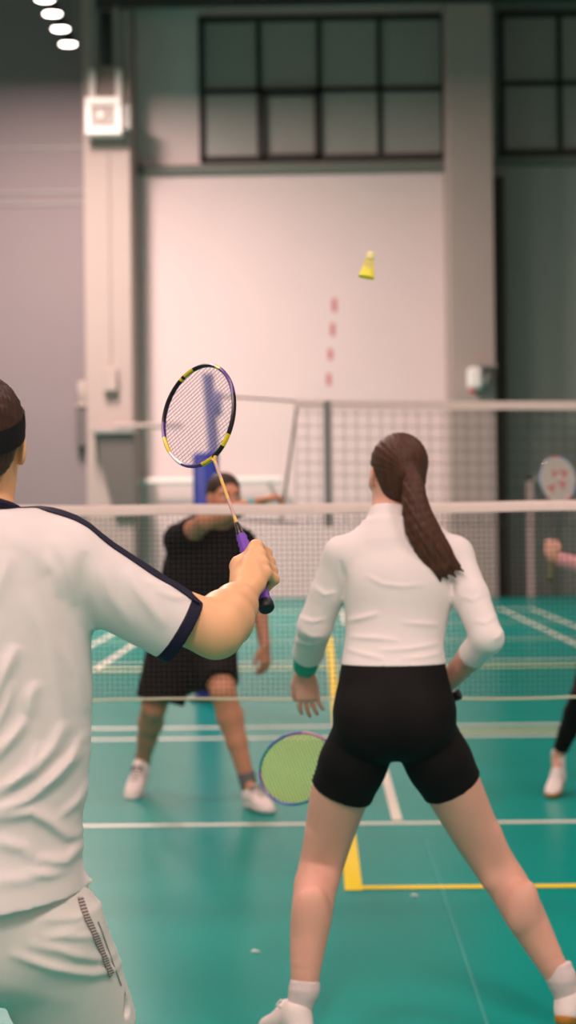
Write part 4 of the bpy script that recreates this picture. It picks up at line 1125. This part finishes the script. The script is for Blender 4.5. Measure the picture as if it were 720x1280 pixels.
F4.chain([c4, e5], [.045, .036], .025, 0, 'armL'); F4.chain([e5, w5], [.036, .025], .015, 0, 'armL'); open_hand(F4, w5, V(-.2, -.2, -1), V(-.5, .5, 0), V(0, -1, 0), 'handL', .92, 20)
b4 = P(687.5, 727, 10.42); x4 = (P(700, 561, 10.62) - b4).normalized()
grip_hand(F4, w4, b4 + x4 * .17, x4, V(.25, -.5, 0) if False else V(.5, -1, 0), V(-1, -.4, 0), 'handR', .95, .0145)
h4 = P(785, 612, 10.78)
F4.chain([P(782, 656, 10.8), P(784, 628, 10.78)], [.052, .05], .03, 0, 'head'); q4, ax4, E4 = head(F4, h4, V(-.6, -.8, .05), UP, .97, 'head', True)
k4 = [P(728, 868, 10.66), P(800, 880, 10.75)]; n4 = [P(697, 946, 10.86), P(815, 962, 11.0)]
for hp_, kn_, an_, tg in zip((P(752, 815, 10.78), P(786, 815, 10.84)), k4, n4, ('legR', 'legL')): leg(F4, hp_, kn_, an_, tg, [.09, .083, .064, .054, .056, .043, .032], V(.3, 1, 0))
hl4 = [V(n4[0].x + .02, n4[0].y + .045, .055), V(n4[1].x, n4[1].y + .05, .012)]; dd4 = [V(-.3, -.93, -.2).normalized(), V(.1, -1, -.03).normalized()]
for an_, h_, d_, tg in zip(n4, hl4, dd4, ('legR', 'legL')): foot(F4, an_, h_, h_ + d_ * .23, tg, .032)
grow('body', F4, .006, M_SKIN_W, g_, 2); eyes(g_, q4, ax4)
H4 = Field(); H4.u([E4(0, -.02, .040, (.082, .1, .087))], 0).u([E4(0, -.06, -.03, (.062, .05, .06))], .03).sub([E4(0, .1, -.035, (.1, .085, .1))], .01); H4.chain([q4(0, -.11, .03), q4(0, -.15, -.05), q4(.01, -.15, -.18)], [.03, .035, .01], .02)
grow('hair', H4, .006, M_HAIR_W, g_, 1)
M_PINK = mat('pink_knit', 'e2a3a8', .8, .2, var=.05, vscale=40)
T4 = F4.pick({'torso'}).off(.01).cut(P(770, 810, 10.7), V(0, 0, -1)).cut(P(782, 652, 10.8), UP)
T4.chain([a4, lerp(a4, e4, .5), e4, lerp(e4, w4, .9)], [.056, .052, .048, .037], .02, .012, '', True); T4.chain([c4, e5, lerp(e5, w5, .95)], [.054, .046, .035], .02, .012, '', True)
grow('pink_top', T4, .007, M_PINK, g_, 2)
B4 = F4.pick({'torso'}).off(.006).cut(P(770, 785, 10.7), UP)
for hp_, kn_, an_ in zip((P(752, 815, 10.78), P(786, 815, 10.84)), k4, n4):
    t_ = lerp(kn_, an_, .88); bk = V(.3, 1, 0) * .018
    B4.chain([hp_, lerp(hp_, kn_, .35), lerp(hp_, kn_, .75), kn_, lerp(kn_, an_, .3) + bk, lerp(kn_, an_, .6) + bk * .5, t_], [.096, .089, .07, .06, .062, .049, .041], .03, .015, '', True)
grow('leggings', B4, .007, M_BLACK, g_, 2)
for an_, h_, d_ in zip(n4, hl4, dd4):
    f = Field(); f.chain([an_ + V(.005, 0, .035), h_ + d_ * .05 + V(0, 0, .06)], [.038, .034], 0, 0, '', False, True); grow('sock', f, .006, mat('cream_sock', 'e6d6cc', .85) if 'cream_sock' not in bpy.data.materials else bpy.data.materials['cream_sock'], g_, 1)
    shoe(g_, h_, d_, (UP - d_ * d_.z).normalized(), M_SHOE, M_GUM, M_WLACE, .265, .006)
WR = ('8fa8c8', 'c6506a', '9aa0a8', 'e08a98', '4a4a4c', '5a5a5c')
s5 = [(.12, 0), (.25, 2), (.33, 0), (.46, 3), (.6, 3), (.68, 2), (.8, 0), (.92, 2), (1.01, 1)]
def tri(cx, cy, s, rot):
    return [(cx + s * math.cos(R(rot + a)), cy + s * math.sin(R(rot + a))) for a in (0, 125, 235)]
lg = [tri(-.022, .028, .03, -100), tri(.03, .045, .034, 150), tri(.026, -.018, .034, 160), tri(-.03, -.05, .034, 60)]
racket('badminton_racket', 'upright racket with white strings and red marks, held beyond the net at the right edge', b4, x4, V(.92, .4, .1), WR + (s5,), 'd8d0c8', '5a6038', '3c402c', string_r=.0026, logo=lg, wide=.1)

# ------------------------------------------------------------------ shuttlecock and scraps
sc0 = P(461, 331, 6.4); dn = (P(457, 348, 6.4) - P(464, 313, 6.4)).normalized() + V(0, -.1, 0); dn.normalize()
sh_ = thing('shuttlecock', 'yellow shuttlecock flying in front of the pale far wall', 'shuttlecock', sc0); del sh_['_world']
u_ = V(0, 1, 0); u_ = (u_ - dn * u_.dot(dn)).normalized(); w__ = dn.cross(u_)
sh_.matrix_world = Matrix((u_, w__, dn)).transposed().to_4x4(); sh_.location = sc0
M_YEL = mat('yellow_nylon', 'f6ec4a', .5, .4)
b = MB(); b.lathe([(.0, -.043), (.008, -.042), (.0125, -.036), (.0135, -.026), (.0135, -.018), (0, -.017)], 20); b.build('cork', mat('pale_cork', 'efe6a8', .7), sh_)
sk = MB()
for i in range(16):
    a = 2 * math.pi * i / 16; c_, s_ = math.cos(a), math.sin(a); t_ = V(-s_, c_, 0)
    p0, p1, p2 = V(c_ * .0115, s_ * .0115, -.018), V(c_ * .0175, s_ * .0175, .012), V(c_ * .0245, s_ * .0245, .042)
    sk.tube([p0, p1, p2], .0012, 6)
    o_ = V(c_, s_, 0) * .0008
    L = [p1 - t_ * .0025, p1 + t_ * .0025, p2 + t_ * .0055 - V(0, 0, .003), p2 + V(c_, s_, 0) * .001, p2 - t_ * .0055 - V(0, 0, .003)]
    sk.add(L + [v + o_ for v in L], [(4, 3, 2, 1, 0), (5, 6, 7, 8, 9), (0, 1, 6, 5), (1, 2, 7, 6), (2, 3, 8, 7), (3, 4, 9, 8), (4, 0, 5, 9)])
for z_, r_ in ((-.004, .0143), (.008, .0168)):
    sk.tube([V(math.cos(t) * r_, math.sin(t) * r_, z_) for t in np.linspace(0, 2 * math.pi, 25)[:-1]], .001, 6, closed=True)
sk.build('skirt', M_YEL, sh_)
for (px, py, lb) in ((319, 1191, 'tiny white feather scrap on the teal floor between the two foreground players'), (518, 1121, 'tiny white feather scrap on the teal floor just below the yellow line')):
    g0 = G(px, py); b = MB()
    b.tube([g0 + V(-.014, 0, .004), g0 + V(-.004, .004, .006), g0 + V(.006, -.003, .005), g0 + V(.016, .002, .003)], [.002, .006, .005, .002], 8, flat=.6)
    tag(b.build('feather_scrap', M_WHITE), lb, 'feather', 'feather scraps on the floor')
for o in list(bpy.data.objects):
    if '_world' in o: del o['_world']
